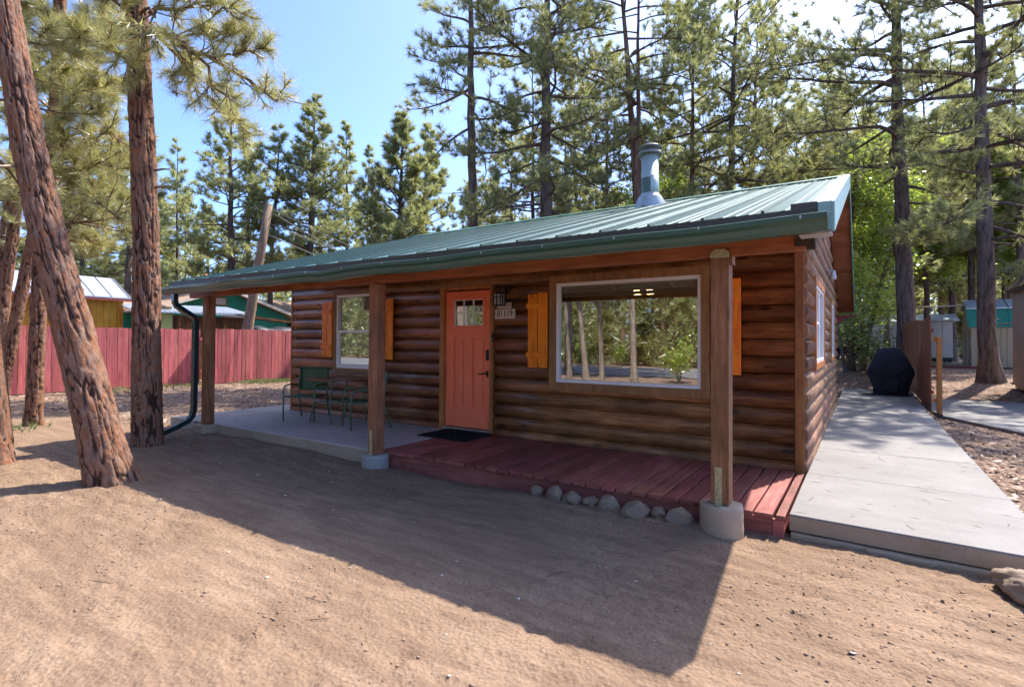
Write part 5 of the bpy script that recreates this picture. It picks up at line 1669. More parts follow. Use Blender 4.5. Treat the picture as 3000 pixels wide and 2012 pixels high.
sp = []
for i in range(60):
    px = 2300 + 800 * r.random(); fw = 38 + 34 * r.random()
    p = at(px, 980, fw); sp.append((p.x, p.y))
for i in range(50):
    px = -100 + 1200 * r.random(); fw = 46 + 34 * r.random()
    p = at(px, 980, fw); sp.append((p.x, p.y))
forest('distant_undergrowth', 'young pines and brush under the far wood', sp, 205, 2.5, 6.5, (0.02, 0.12), 1.1)

# --- what the window panes mirror: trees and road on the far side of the yard -------------------
def behind(label, x, y, dia, H, zc, Lmax, seed, lean=(0, 0), **kw2):
    zz = np.linspace(-0.15, H, 22)
    u = zz / H
    P = np.stack([x + lean[0] * u, y + lean[1] * u, zz], -1)
    R = dia / 2 * np.clip(1 - u, 0.02, 1) ** 0.75 * (1 + 0.35 * np.exp(-zz / 0.35))
    root = empty('pine_tree', (x, y, 0), label, 'tree', 'pines mirrored in the window panes')
    simple_trunk(root, P, R, 'bark_grey', 12, seed)
    cr = Crown(seed)
    grow(cr, P, R, zc, H, 40, Lmax, 11, 4, False, 0.3, lower=3)
    finish(root, cr, 22, 0.34, 0.036, 1.05, 0.12, 'needles_mid', 'bark_brown')
behind('slim reddish trunk mirrored at the left of the large window', -10.0, -13.2, 0.19, 15, 4.5, 2.4, 121, (-0.9, 0))
behind('leaning grey trunk mirrored near the left of the large window', -9.05, -12.8, 0.23, 16, 4.8, 2.6, 122, (-1.6, 0.3))
behind('short leaning trunk mirrored beside the leaning grey one', -8.75, -13.6, 0.19, 14, 3.8, 2.4, 123, (-0.6, 0))
behind('pale upright trunk mirrored in the middle of the large window', -7.15, -12.9, 0.23, 16, 5.0, 2.6, 124, (-0.4, 0))
behind('stout brown trunk mirrored right of the large window middle', -12.8, -32.5, 0.75, 20, 5.0, 3.8, 125)
behind('dark trunk mirrored at the right of the large window', -9.0, -31, 0.55, 19, 5.0, 3.4, 126)
behind('trunk mirrored in the small window', -16.5, -12.5, 0.42, 17, 4.0, 3.0, 127, (0.3, 0))
behind('second trunk mirrored in the small window', -19.5, -13.5, 0.36, 16, 4.0, 2.8, 128)
behind('trunk mirrored in the small door panes', -12.0, -17.0, 0.36, 16, 4.0, 2.8, 129)
behind('sunlit rough trunk mirrored in the small window beside the blind', -12.3, -9.2, 0.50, 17, 5.0, 3.0, 130, (-0.5, 0))
sp = []
for i in range(150):
    y_ = -27 - 45 * r.random() ** 1.2
    sp.append((5 + (y_ * 1.25 - 22) * r.random(), y_))
forest('mirrored_forest', 'pine wood across the road mirrored in the window panes', sp, 203, 8, 17, (0.05, 0.3), 0.7)
sp = []
for i in range(110):
    y_ = -25.8 - 30 * r.random() ** 1.5
    sp.append((5 + (y_ * 1.2 - 20) * r.random(), y_))
forest('mirrored_undergrowth', 'young pines across the road mirrored in the window panes', sp, 204, 2.2, 5.5, (0.02, 0.12), 1.2)
tr = NT('asphalt')
_co = tr.coords(rnd=False)
tr.bump(tr.noise(_co, 60, 3), 0.3, 0.005)
tr.done(tr.ramp(tr.noise(_co, 1.5, 5, 0.65), [(0.3, (0.13, 0.125, 0.13)), (0.7, (0.20, 0.19, 0.19))]), 0.9)
rd = MB().add([(-70, -16.8, 0.035), (40, -15.8, 0.035), (40, -22.8, 0.035), (-70, -25.5, 0.035)], [(3, 2, 1, 0)]).build('road', 'asphalt')
tag(rd, 'grey road across the yard mirrored in the large window', kind='structure')
def shrub(label, x, y, h, seed, leaf='leaf_green', group=None, n=40, z=None):
    rr = np.random.default_rng(seed)
    zb = gz(x, y) if z is None else z
    root = empty('shrub', (x, y, zb), label, 'shrub', group)
    st, cen = [], []
    for k in range(9):
        a = rr.random() * 6.28; q = h * (0.5 + 0.5 * rr.random())
        e = np.array([x + math.cos(a) * h * 0.35 * rr.random(), y + math.sin(a) * h * 0.35 * rr.random(), zb + q])
        st.append((np.array([[x, y, zb - 0.05], ([x, y, zb] + e) / 2 + rr.normal(size=3) * 0.03, e]), np.array([0.012, 0.009, 0.004])))
        for t in (0.55, 0.8, 1.0): cen.append(np.array([x, y, zb]) + (e - np.array([x, y, zb])) * t)
    V, F = tubes(st, 5); link('stem', np_mesh('stem', V, F, True), root, 'bark_grey')
    V, F = leaves(np.array(cen), n, 0.035 * max(1, h), 0.12 * h, rr); link('foliage', np_mesh('foliage', V, F), root, leaf)
shrub('round green shrub mirrored low in the large window', -13.0, -26.2, 1.4, 131, group='shrubs mirrored in the panes')
shrub('tall light green shrub mirrored at the right of the large window', -5.6, -13.4, 1.7, 132, group='shrubs mirrored in the panes')
shrub('second green shrub mirrored behind the road', -16.0, -27.0, 1.8, 133, 'leaf_dark', group='shrubs mirrored in the panes')

# ------------------------------------------------------------------ porch furniture and fittings
def chair_proto(label):
    root = empty('patio_chair', (0, 0, 0), label, 'chair', 'green metal patio chairs on the porch')
    def c(name, mb, mat): return child(name, mb.mesh(name), root, mat)
    for s in (-1, 1):
        x = 0.265 * s
        mb = MB(); pts = [(x, -0.285, 0.0), (x, -0.285, 0.30), (x, -0.28, 0.50)]
        for k in range(1, 7):
            a = k / 6 * math.pi / 2
            pts.append((x, -0.28 + 0.085 * (1 - math.cos(a)), 0.50 + 0.085 * math.sin(a)))
        pts += [(x, -0.05, 0.592), (x, 0.14, 0.580), (x * 0.98, 0.215, 0.575)]
        mb.tube(pts, 0.0125, 8); c('arm', mb, 'chair_green')
        mb = MB(); mb.tube([(x * 0.95, 0.33, 0.0), (x * 0.95, 0.255, 0.22), (x * 0.95, 0.215, 0.40), (x * 0.95, 0.225, 0.60), (x * 0.95, 0.275, 0.86)], 0.0125, 8); c('back_leg', mb, 'chair_green')
        mb = MB(); mb.tube([(x * 0.95, -0.275, 0.405), (x * 0.95, -0.05, 0.395), (x * 0.95, 0.215, 0.40)], 0.011, 8); c('seat_rail', mb, 'chair_green')
    mb = MB(); v, f = [], []
    for i in range(9):
        t = i / 8
        for s in range(7):
            u = -1 + s / 3
            v.append((0.25 * u, -0.275 + 0.48 * t, 0.408 - 0.018 * math.sin(t * math.pi) * (1 - 0.6 * u * u) + (0.0 if i else -0.012)))
    for i in range(8):
        for s in range(6): f.append((i * 7 + s, i * 7 + s + 1, i * 7 + s + 8, i * 7 + s + 7))
    mb.add(v, f, True); o = c('seat', mb, 'chair_mesh'); md = o.modifiers.new('thick', 'SOLIDIFY'); md.thickness = 0.006
    mb = MB(); v, f = [], []
    for i in range(9):
        t = i / 8
        for s in range(7):
            u = -1 + s / 3
            v.append((0.245 * u, 0.222 + 0.055 * t + 0.022 * (1 - u * u), 0.47 + 0.385 * t))
    for i in range(8):
        for s in range(6): f.append((i * 7 + s, i * 7 + s + 1, i * 7 + s + 8, i * 7 + s + 7))
    mb.add(v, f, True); o = c('backrest', mb, 'chair_mesh'); md = o.modifiers.new('thick', 'SOLIDIFY'); md.thickness = 0.006
    mb = MB(); mb.tube([(-0.252, 0.275, 0.86), (0, 0.30, 0.862), (0.252, 0.275, 0.86)], 0.009, 6); c('back_rail', mb, 'chair_green')
    return root
t = NT('chair_mesh')
_co = t.coords()
_w = t.node('TexWave'); _w.inputs['Scale'].default_value = 55; t.l.new(_co, _w.inputs['Vector']); _w.bands_direction = 'Z'
t.done(t.mix(_w.outputs['Fac'], (0.045, 0.085, 0.035), (0.085, 0.14, 0.06)), 0.6)
ch1 = chair_proto('green metal patio chair nearest the cabin corner, left of the bistro table')
ch1.location = (-7.89, -0.62, DZ); ch1.rotation_euler = (0, 0, math.atan2(0.47, 0.88))
ch2 = copy_tree(ch1)
ch2["label"] = 'green metal patio chair half hidden behind the middle porch post'
ch2.location = (-6.44, -0.62, DZ); ch2.rotation_euler = (0, 0, -math.atan2(0.45, 0.89))
tb = empty('bistro_table', (-7.28, -0.45, DZ), 'small bistro table with wooden slat top and green legs', 'table')
for k in range(5):
    y0 = -0.86 + k * 0.160
    boxo('table_slat', 'table_wood', tb, -7.64, -6.93, y0, y0 + 0.156, DZ + 0.69, DZ + 0.712, 0.003)
for sx in (-7.53, -7.04):
    s = -1 if sx < -7.28 else 1
    for (ya, yb) in ((-0.78, -0.80), (-0.12, -0.10)):
        mb = MB(); mb.tube([(sx, ya, DZ + 0.69), (sx + 0.04 * -s, ya + 0.03, DZ + 0.52), (sx - 0.05 * s, ya, DZ + 0.30), (sx + 0.0 * s, yb, DZ + 0.10), (sx + 0.03 * s, yb, DZ)], 0.012, 8)
        mb.build('leg', 'chair_green', tb)
    mb = MB(); mb.tube([(sx - 0.05 * s, -0.78, DZ + 0.33), (sx - 0.05 * s, -0.12, DZ + 0.33)], 0.009, 6); mb.build('stretcher', 'chair_green', tb)
mb = MB(); mb.tube([(-7.48, -0.45, DZ + 0.33), (-7.09, -0.45, DZ + 0.33)], 0.010, 6); mb.build('stretcher', 'chair_green', tb)
mb = MB(); mb.box(-7.60, -6.97, -0.80, -0.775, DZ + 0.665, DZ + 0.689); mb.build('rail', 'chair_green', tb)

def rounded_mat():
    mb = MB(); mb.prism([(-5.25, -0.735), (-4.385, -0.745), (-4.395, -0.085), (-5.24, -0.078)], 'z', DZ + 0.004, DZ + 0.018)
    o = mb.build('door_mat', 'mat_black', None, 0.005)
    r = np.random.default_rng(5); n = 2600
    c = np.c_[-5.23 + 0.83 * r.random(n), -0.73 + 0.64 * r.random(n), np.full(n, DZ + 0.018)]
    d = np.c_[r.normal(size=(n, 2)) * 0.6, np.ones(n)]; d /= np.linalg.norm(d, axis=1, keepdims=True)
    V, F = needles(c, d, 4, 0.014, 0.006, 0.5, 0.0, r)
    q = link('bristles', np_mesh('bristles', V, F), o, 'mat_black'); q.matrix_parent_inverse = Matrix(); q["kind"] = 'stuff'
    tag(o, 'black bristle door mat lying before the coral door', 'door mat')
rounded_mat()
boxo('floor_tag', 'silver', patio, -5.62, -5.50, -0.22, -0.16, DZ + 0.0005, DZ + 0.004)

# wall lantern
lan = empty('wall_lantern', (-4.27, -0.05, 2.1), 'black craftsman wall lantern right of the coral door', 'lantern')
lx, lz = -4.285, 2.02
MB().lathe([(0.0, 0.0), (0.05, 0.0), (0.05, 0.012), (0.03, 0.02), (0.0, 0.02)], 0, 0, 20)
mb = MB(); mb.prism([(-4.20 + 0.055 * math.cos(a * math.pi / 9), 2.235 + 0.055 * math.sin(a * math.pi / 9)) for a in range(18)], 'y', -0.04, -0.005); mb.build('back_plate', 'black_metal', lan, 0.004)
mb = MB(); mb.tube([(-4.20, -0.04, 2.235), (-4.22, -0.09, 2.27), (-4.26, -0.12, 2.265), (lx, -0.12, 2.235), (lx, -0.12, 2.20)], 0.010, 7); mb.build('arm', 'black_metal', lan)
mb = MB(); mb.lathe([(0.0, 2.215), (0.03, 2.21), (0.085, 2.185), (0.088, 2.175), (0.07, 2.172)], lx, -0.12, 8); mb.build('cap', 'black_metal', lan)
mb = MB()
for sx in (-1, 0, 1):
    for sy in (-1, 0, 1):
        if sx == 0 and sy == 0: continue
        x, y = lx + sx * 0.058, -0.12 + sy * 0.058
        mb.box(x - 0.006, x + 0.006, y - 0.006, y + 0.006, lz, 2.172)
mb.box(lx - 0.066, lx + 0.066, -0.186, -0.054, lz - 0.016, lz - 0.001)
for s in (-1, 1):
    mb.box(lx - 0.05, lx + 0.05, -0.12 + s * 0.058 - 0.004, -0.12 + s * 0.058 + 0.004, 2.118, 2.130)
    mb.box(lx + s * 0.058 - 0.004, lx + s * 0.058 + 0.004, -0.17, -0.07, 2.118, 2.130)
mb.build('cage', 'black_metal', lan)
t = NT('seedy_glass'); _co = t.coords()
t.bump(t.noise(_co, 60, 3), 0.6, 0.005); t.done(t.ramp(t.noise(_co, 45, 3), [(0.35, (0.30, 0.28, 0.26)), (0.65, (0.62, 0.60, 0.58))]), 0.15)
mb = MB(); mb.box(lx - 0.051, lx + 0.051, -0.171, -0.069, lz, 2.171); mb.build('lantern_glass', 'seedy_glass', lan)

def text_mesh(s, size, name):
    cu = bpy.data.curves.new(name, 'FONT'); cu.body = s; cu.size = size; cu.extrude = 0.0015; cu.align_x = 'CENTER'; cu.align_y = 'CENTER'
    o = bpy.data.objects.new(name, cu); COL.objects.link(o)
    bpy.context.view_layer.update()
    m = bpy.data.meshes.new_from_object(o.evaluated_get(bpy.context.evaluated_depsgraph_get()))
    bpy.data.objects.remove(o); bpy.data.curves.remove(cu)
    return m
def sign_text(s, x, y, z, size, mat, parent, sx=1.0):
    m = text_mesh(s, size, 'numerals'); m.materials.clear(); m.materials.append(MATS[mat])
    o = bpy.data.objects.new('numerals', m); COL.objects.link(o); o.parent = parent
    o.rotation_euler = (math.pi / 2, 0, 0); o.location = (x, y, z); o.scale = (sx, 1, 1)
    return o
pq = boxo('house_number_plaque', 'cream_sign', None, -4.418, -4.075, -0.034, -0.018, 1.828, 1.962, 0.003)
tag(pq, 'cream plaque with black house number below the wall lantern', 'sign')
sign_text('81119', -4.2465, -0.0352, 1.894, 0.128, 'ink', pq, 0.84)
pq2 = boxo('name_plaque', 'cream_sign', None, -4.375, -4.140, -0.034, -0.018, 1.975, 2.055, 0.003)
tag(pq2, 'small cream and rust plaque half hidden by the wall lantern', 'sign')
sign_text('59', -4.195, -0.0352, 2.012, 0.070, 'rust_ink', pq2)
hk = boxo('metal_hook', 'black_metal', None, -4.118, -4.108, -0.05, -0.018, 1.99, 2.10, 0.002)
tag(hk, 'thin black hook right of the small plaque', 'hook')
db = boxo('doorbell', 'black_metal', None, -4.448, -4.412, -0.085, -0.0562, 1.50, 1.62, 0.006)
tag(db, 'black video doorbell on the door frame', 'doorbell')
boxo('button', 'silver', db, -4.437, -4.423, -0.0875, -0.0852, 1.525, 1.54)
db.location = (0.0, 0.0, 0.0)

# ceiling lamp seen through the large window
cl = empty('ceiling_lamp', (-3.015, 2.2, 2.3), 'lit brass lamp with two glass shades seen through the large window', 'lamp')
mb = MB(); mb.tube([(-3.015, 2.2, 2.5), (-3.015, 2.2, 2.42)], 0.015, 8); mb.tube([(-3.12, 2.2, 2.40), (-3.015, 2.2, 2.425), (-2.91, 2.2, 2.40)], 0.012, 8); mb.build('lamp_arm', 'brass_plate', cl)
for x, a in ((-3.125, 0), (-2.905, 1)):
    MB().lathe([(0.022, 2.40), (0.04, 2.375), (0.05, 2.33), (0.068, 2.295)], x, 2.2, 16).build('lamp_shade', 'lamp_glow', cl)
dl = boxo('ceiling_spotlight', 'lamp_white', None, -4.2, -4.08, 3.0, 3.12, 2.485, 2.498)
tag(dl, 'small lit ceiling spotlight seen through the large window', 'lamp')
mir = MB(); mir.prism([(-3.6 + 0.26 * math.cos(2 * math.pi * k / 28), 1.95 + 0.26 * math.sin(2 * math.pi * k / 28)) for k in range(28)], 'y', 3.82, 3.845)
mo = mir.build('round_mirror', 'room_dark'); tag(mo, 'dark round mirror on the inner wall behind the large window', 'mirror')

# ------------------------------------------------------------------ stones
def rock(name, label, cat, loc, size, seed, mat='fieldstone', group=None, sub=3, rough=0.24):
    import bmesh
    bm = bmesh.new(); bmesh.ops.create_icosphere(bm, subdivisions=sub, radius=1.0)
    r = np.random.default_rng(seed)
    off = r.random(3) * 40
    pl = r.normal(size=(7, 3)); pl /= np.linalg.norm(pl, axis=1, keepdims=True); cut = 0.72 + 0.2 * r.random(7)
    for v in bm.verts:
        p = np.array(v.co)
        for n_, c_ in zip(pl, cut):
            e = p.dot(n_) - c_
            if e > 0: p = p - n_ * e * 0.85
        n1 = fbm(np.array([p[0] * 1.6 + off[0] + p[2]]), np.array([p[1] * 1.6 + off[1] - p[2]]), seed, 4)[0] - 0.5
        n2 = fbm(np.array([p[0] * 6 + off[0]]), np.array([p[1] * 6 + off[1] + p[2] * 5]), seed, 2)[0] - 0.5
        v.co = Vector(p * (1 + rough * 1.6 * n1 + rough * 0.45 * n2))
        v.co = Vector((v.co.x * size[0], v.co.y * size[1], v.co.z * size[2]))
    m = bpy.data.meshes.new(name); bm.to_mesh(m); bm.free()
    m.polygons.foreach_set('use_smooth', [sub > 2] * len(m.polygons))
    o = link(name, m, None, mat); o.location = loc; o.rotation_euler = (0, 0, r.random() * 6)
    return tag(o, label, cat, group)
rk = [(-2.66, 0.085, 'first stone of the row along the deck, at its left end'), (-2.46, 0.095, 'second stone of the row along the deck from the left'), (-2.26, 0.090, 'third stone of the row along the deck from the left'),
      (-2.09, 0.080, 'fourth stone of the row along the deck from the left'), (-1.91, 0.105, 'fifth stone of the row along the deck, wide and low'), (-1.65, 0.115, 'sixth and largest stone of the row along the deck'),
      (-1.46, 0.085, 'seventh stone of the row along the deck, near the footing'), (-1.27, 0.105, 'last flat stone of the row beside the right post footing')]
for i, (x, s, lab) in enumerate(rk):
    s *= 0.9
    rock('border_stone', lab, 'stone', (x, -1.80 - 0.02 * (i % 3), 0.045 if i < 7 else 0.03), (s * (1.05 + 0.3 * (i % 2)), s * (0.8 + 0.15 * (i % 3)), s * (0.7 + 0.16 * ((i * 2) % 3))), 300 + i, rough=0.36, sub=4, group='grey stones lined up in front of the deck')
rock('boulder', 'rough brown boulder at the front corner of the walkway', 'boulder', (0.90, -1.99, 0.045), (0.27, 0.17, 0.125), 321, 'boulder', sub=5, rough=0.34)
rock('flat_stone', 'flat grey stone at the foot of the pine by the barn shed', 'stone', (4.0 - 0.25, 14.0, 0.42), (0.28, 0.2, 0.06), 331)

# ------------------------------------------------------------------ covered grill
def grill():
    g = (0.60, 10.9)
    root = empty('covered_grill', (g[0], g[1], DZ), 'barbecue grill under a black fabric cover on the walkway', 'grill')
    secs = [(0.04, 0.36, 0.27), (0.16, 0.375, 0.28), (0.40, 0.45, 0.30), (0.56, 0.51, 0.31), (0.64, 0.515, 0.31), (0.90, 0.40, 0.29), (1.10, 0.31, 0.25), (1.215, 0.245, 0.19), (1.235, 0.225, 0.16), (1.238, 0.0, 0.0)]
    sa = np.array(secs)
    q = np.linspace(0, len(secs) - 1, 41)
    zi, ai, bi = (np.interp(q, np.arange(len(secs)), sa[:, c_]) for c_ in range(3))
    for _ in range(3):
        for arr in (zi, ai, bi): arr[1:-1] = (arr[:-2] + 2 * arr[1:-1] + arr[2:]) / 4
    secs = list(zip(zi, ai, bi))
    k = 120
    v, f = [], []
    for i, (z, a, b) in enumerate(secs):
        for j in range(k):
            th = 2 * math.pi * j / k
            c, s = math.cos(th), math.sin(th)
            e = 0.42
            x = a * math.copysign(abs(c) ** e, c); y = b * math.copysign(abs(s) ** e, s)
            drape = max(0, 1 - z / 1.15)
            fold = 1 + drape * (0.06 * math.sin(th * 6 + z * 2.5 + 0.6 * math.sin(z * 7)) * math.sin(th * 2.5 + 1.7) + 0.035 * math.sin(th * 11 + 2 + 3 * z) + 0.02 * math.sin(th * 19 - 4 * z))
            fold += 0.02 * math.sin(9 * z + 3 * th) * (0.3 + drape)
            zz = z - (0.035 * (0.5 + 0.5 * math.sin(th * 5 + 1)) if i == 0 else 0) + 0.012 * math.sin(th * 4 + z * 6)
            v.append((g[0] + x * fold, g[1] + y * fold, DZ + max(0.004, zz)))
    for i in range(len(secs) - 1):
        for j in range(k): f.append((i * k + j, i * k + (j + 1) % k, (i + 1) * k + (j + 1) % k, (i + 1) * k + j))
    MB().add(v, f, True).build('grill_cover', 'cover_black', root)
    mb = MB()
    mb.prism([(g[0] - 0.17, DZ + 0.14), (g[0] + 0.13, DZ + 0.10), (g[0] + 0.20, DZ + 0.42), (g[0] - 0.08, DZ + 0.47)], 'y', g[1] - 0.335, g[1] - 0.318); mb.build('cover_flap', 'cover_black', root, 0.006)
    mb = MB(); mb.tube([(g[0] - 0.33, g[1] - 0.325, DZ + 0.70), (g[0] - 0.05, g[1] - 0.335, DZ + 0.44), (g[0] + 0.38, g[1] - 0.315, DZ + 0.72)], 0.012, 6); mb.build('cover_seam', 'cover_black', root)
    for sx in (-0.36, 0.36):
        boxo('leg', 'black_metal', root, g[0] + sx - 0.02, g[0] + sx + 0.02, g[1] - 0.15, g[1] + 0.15, DZ + 0.005, DZ + 0.2)
    m_ = boxo('grill_mat', 'tarp', None, g[0] - 0.60, g[0] + 0.42, g[1] - 0.42, g[1] + 0.4, DZ + 0.0005, DZ + 0.014)
    tag(m_, 'dark mat under the covered grill', 'mat')
grill()

# ------------------------------------------------------------------ cedar fence and gate post
cf = empty('cedar_fence', (1.2, 10, 0), 'brown cedar board fence running back beside the grill', 'fence')
y = 7.95; r_ = random.Random(8); k = 0
while y < 19.5:
    u = (y - 7.95)
    top = 2.10 - 0.05 * math.sin(min(1, u / 3.2) * math.pi) + 0.010 * u
    b0 = max(0.16, gz(1.2, y) + 0.06)
    boxo('board', 'cedar', cf, 1.188 + r_.uniform(-0.003, 0.003), 1.208, y, y + 0.137, b0, top)
    y += 0.142; k += 1
for z in (0.45, 1.75): boxo('rail', 'cedar', cf, 1.209, 1.247, 7.97, 19.4, z, z + 0.085)
boxo('trim_board', 'cedar', cf, 1.172, 1.187, 7.97, 13.4, 0.165, 0.235)
gp = empty('gate_post', (1.32, 7.8, 0.05), 'orange cedar gate post with two short rails at the pad corner', 'post')
boxo('post', 'cedar_post', gp, 1.275, 1.365, 7.74, 7.83, 0.05, 1.66, 0.005)
boxo('rail', 'cedar_post', gp, 1.215, 1.2735, 7.76, 7.81, 1.545, 1.655)
boxo('rail', 'cedar_post', gp, 1.215, 1.2735, 7.76, 7.81, 0.30, 0.38)
hose = MB(); hose.tube([(1.10, 12.2, 0.16), (1.075, 10.5, 0.185), (1.10, 8.9, 0.17), (1.20, 7.9, 0.09), (1.33, 7.4, 0.075)], 0.016, 6)
tag(hose.build('garden_hose', 'dark_twig'), 'dark hose lying along the walkway edge by the cedar fence', 'hose')
fl_ = empty('flood_lamp', (XR + 0.06, 4.1, 2.66), 'small clear flood lamp under the side eave', 'lamp')
MB().lathe([(0.0, 2.72), (0.035, 2.72), (0.04, 2.66), (0.055, 2.60), (0.045, 2.57), (0.0, 2.565)], XR + 0.09, 4.1, 14).build('bulb', 'seedy_glass', fl_)
boxo('bracket', 'silver', fl_, XR - 0.005, XR + 0.10, 4.07, 4.13, 2.70, 2.735)
nd = np.random.default_rng(77)
c = np.c_[XR + 0.05 + 0.25 * nd.random(160), YB - 0.22 + 0.6 * nd.random(160), np.full(160, 2.145)]
d = np.c_[nd.normal(size=(160, 2)), 0.35 * np.ones(160)]; d /= np.linalg.norm(d, axis=1, keepdims=True)

# fallen needles on walk, patio and deck
r = np.random.default_rng(404)
n = 130
P = np.concatenate([np.c_[-0.45 + 1.48 * r.random(n), -1.55 + 12 * r.random(n) ** 1.3, np.full(n, DZ + 0.003)],
                    np.c_[-9.9 + 4.85 * r.random(60), -1.7 + 1.6 * r.random(60), np.full(60, DZ + 0.004)]])
n = len(P); th = r.random(n) * 6.283; L = 0.02 + 0.06 * r.random(n)
d = np.c_[np.cos(th), np.sin(th), np.zeros(n)]; sd = np.c_[-np.sin(th), np.cos(th), np.zeros(n)] * 0.0014
a_, b_ = P - d * L[:, None], P + d * L[:, None]
V = np.stack([a_ - sd, a_ + sd, b_ + sd, b_ - sd, P + np.array([0, 0, 0.003])], 1).reshape(-1, 3)
F = np.concatenate([np.arange(n)[:, None] * 5 + np.array([[0, 1, 4]]), np.arange(n)[:, None] * 5 + np.array([[1, 2, 4]]), np.arange(n)[:, None] * 5 + np.array([[2, 3, 4]]), np.arange(n)[:, None] * 5 + np.array([[3, 0, 4]])])
tag(link('fallen_needles', np_mesh('fallen_needles', V, F), None, 'dark_twig'), 'dry pine needles fallen on walkway and patio', 'needles', kind='stuff')

# ------------------------------------------------------------------ red fence and the neighbours on the left
rf = empty('red_fence', (-18.8, 0, 0), 'faded red board fence across the left of the yard', 'fence')
bm1 = MB().box(-0.011, 0.011, -0.068, 0.068, 0, 1.0).mesh('board'); bm1.materials.append(MATS['fence_paint'])
r_ = random.Random(14)
def fboard(x, y, top, parent=rf):
    o = bpy.data.objects.new('board', bm1); COL.objects.link(o); o.parent = parent
    o.location = (x + r_.uniform(-0.006, 0.006) - parent.location.x, y - parent.location.y, 0.03)
    o.scale = (1, r_.uniform(0.93, 1.0), top - 0.03 + r_.uniform(-0.015, 0.015)); o.rotation_euler = (r_.uniform(-0.006, 0.006), 0, r_.uniform(-0.02, 0.02))
    return o
y = -6.5
while y < 3.14:
    fboard(-18.85, y, 1.86); y += 0.142
y = 3.36
while y < 9.6:
    fboard(-18.40, y, 1.88); y += 0.142
boxo('board', 'fence_orange', rf, -18.83, -18.415, 3.235, 3.26, 0.03, 1.875)
for (x, y0, y1) in ((-18.90, -6.5, 3.2), (-18.45, 3.3, 9.6)):
    for z in (0.4, 1.5): boxo('rail', 'fence_paint', rf, x - 0.04, x - 0.002, y0, y1, z, z + 0.09)

def shed_wall_boards(parent, mat, x, y0, y1, z0, z1, w=0.2):
    y = y0
    while y < y1 - 0.02:
        e = min(y + w, y1)
        boxo('siding_board', mat, parent, x - 0.02, x, y + 0.005, e - 0.005, z0, z1)
        y = e
    boxo('wall_backing', mat, parent, x - 0.08, x - 0.021, y0, y1, z0, z1)
ys = empty('yellow_shed', (-23, -1, 0), 'mustard yellow shed with silver metal roof behind the fence', 'shed')
shed_wall_boards(ys, 'yellow_siding', -22.0, -5.0, 1.90, 0.0, 2.93)
boxo('side_wall', 'yellow_siding', ys, -24.4, -22.085, 1.80, 1.90, 0.0, 2.93)
boxo('corner_board', 'yellow_siding', ys, -22.02, -21.97, 1.905, 1.98, 0.0, 2.95)
def sloped(name, parent, mat, x0, z0, x1, z1, y0, y1, th=0.04):
    return MB().add([(x0, y0, z0), (x1, y0, z1), (x1, y1, z1), (x0, y1, z0), (x0, y0, z0 + th), (x1, y0, z1 + th), (x1, y1, z1 + th), (x0, y1, z0 + th)],
                    [(0, 3, 2, 1), (4, 5, 6, 7), (0, 1, 5, 4), (1, 2, 6, 5), (2, 3, 7, 6), (3, 0, 4, 7)]).build(name, mat, parent)
y = -5.2
while y < 2.1:
    e = min(y + 0.52, 2.15)
    sloped('roof_panel', ys, 'steel_roof', -21.75, 2.94, -23.25, 3.72, y + 0.006, e - 0.006)
    sloped('roof_seam', ys, 'fascia_brown', -21.75, 2.978, -23.25, 3.76, e - 0.02, e + 0.0, 0.022)
    y = e
sloped('roof_panel', ys, 'steel_roof', -23.26, 3.72, -24.6, 3.0, -5.2, 2.15)
boxo('fascia', 'shelf_red', ys, -21.80, -21.755, -5.2, 2.15, 2.84, 2.938)

lt = empty('lean_to_shed', (-21.8, 4, 0), 'low shed with lime wall, old planks and pale metal roof', 'shed')
boxo('wall', 'lime_wall', lt, -21.10, -21.0, 2.0, 3.17, 0, 2.46)
y = 3.18
while y < 5.9:
    boxo('plank', 'old_planks', lt, -21.06, -21.02 + 0.01 * random.random(), y, y + 0.145, 0, 2.40); y += 0.155
y = 1.9
while y < 6.05:
    e = min(y + 0.16, 6.1)
    sloped('roof_rib', lt, 'steel_roof', -20.8, 2.47 + 0.02 * (y - 2) , -22.6, 2.80 + 0.02 * (y - 2), y + 0.01, e - 0.04, 0.03); y = e
sloped('roof_sheet', lt, 'steel_roof', -20.82, 2.46, -22.6, 2.79, 1.9, 6.1, 0.012)
boxo('fascia', 'grey_wood', lt, -20.86, -20.825, 4.9, 6.0, 2.40, 2.475)
lg = MB(); lg.tube([(-21.3, 2.9, 2.70), (-21.3, 3.25, 2.71)], 0.075, 10); tag(lg.build('firewood_log', 'pole_wood'), 'short cut log lying on the lean to roof', 'log')

gh = empty('green_house', (-33, 10, 0), 'dark green neighbour house with shingled roof behind the fence', 'house')
boxo('wall', 'house_green', gh, -38, -32.1, 1.5, 21, 0, 3.02)
MB().prism([(6.2, 0), (13.85, 0), (13.85, 2.98), (9.95, 4.28), (6.2, 3.02)], 'x', -32.05, -30.0).build('gable_wall', 'house_green', gh)
for k in range(9):
    z = 2.0 + 0.16 * k
    boxo('clapboard', 'house_green', gh, -30.0, -29.985, 6.25 + max(0, (z - 2.9) * 2.7), 13.8 - max(0, (z - 2.9) * 2.7), z, z + 0.15)
def gable_roof(y0, z0, y1, z1, x0=-34.5, x1=-29.5, name='roof'):
    return MB().add([(x0, y0, z0), (x1, y0, z0), (x1, y1, z1), (x0, y1, z1), (x0, y0, z0 + 0.10), (x1, y0, z0 + 0.10), (x1, y1, z1 + 0.10), (x0, y1, z1 + 0.10)],
                    [(0, 3, 2, 1), (4, 5, 6, 7), (0, 1, 5, 4), (1, 2, 6, 5), (2, 3, 7, 6), (3, 0, 4, 7)]).build(name, 'shingles', gh)
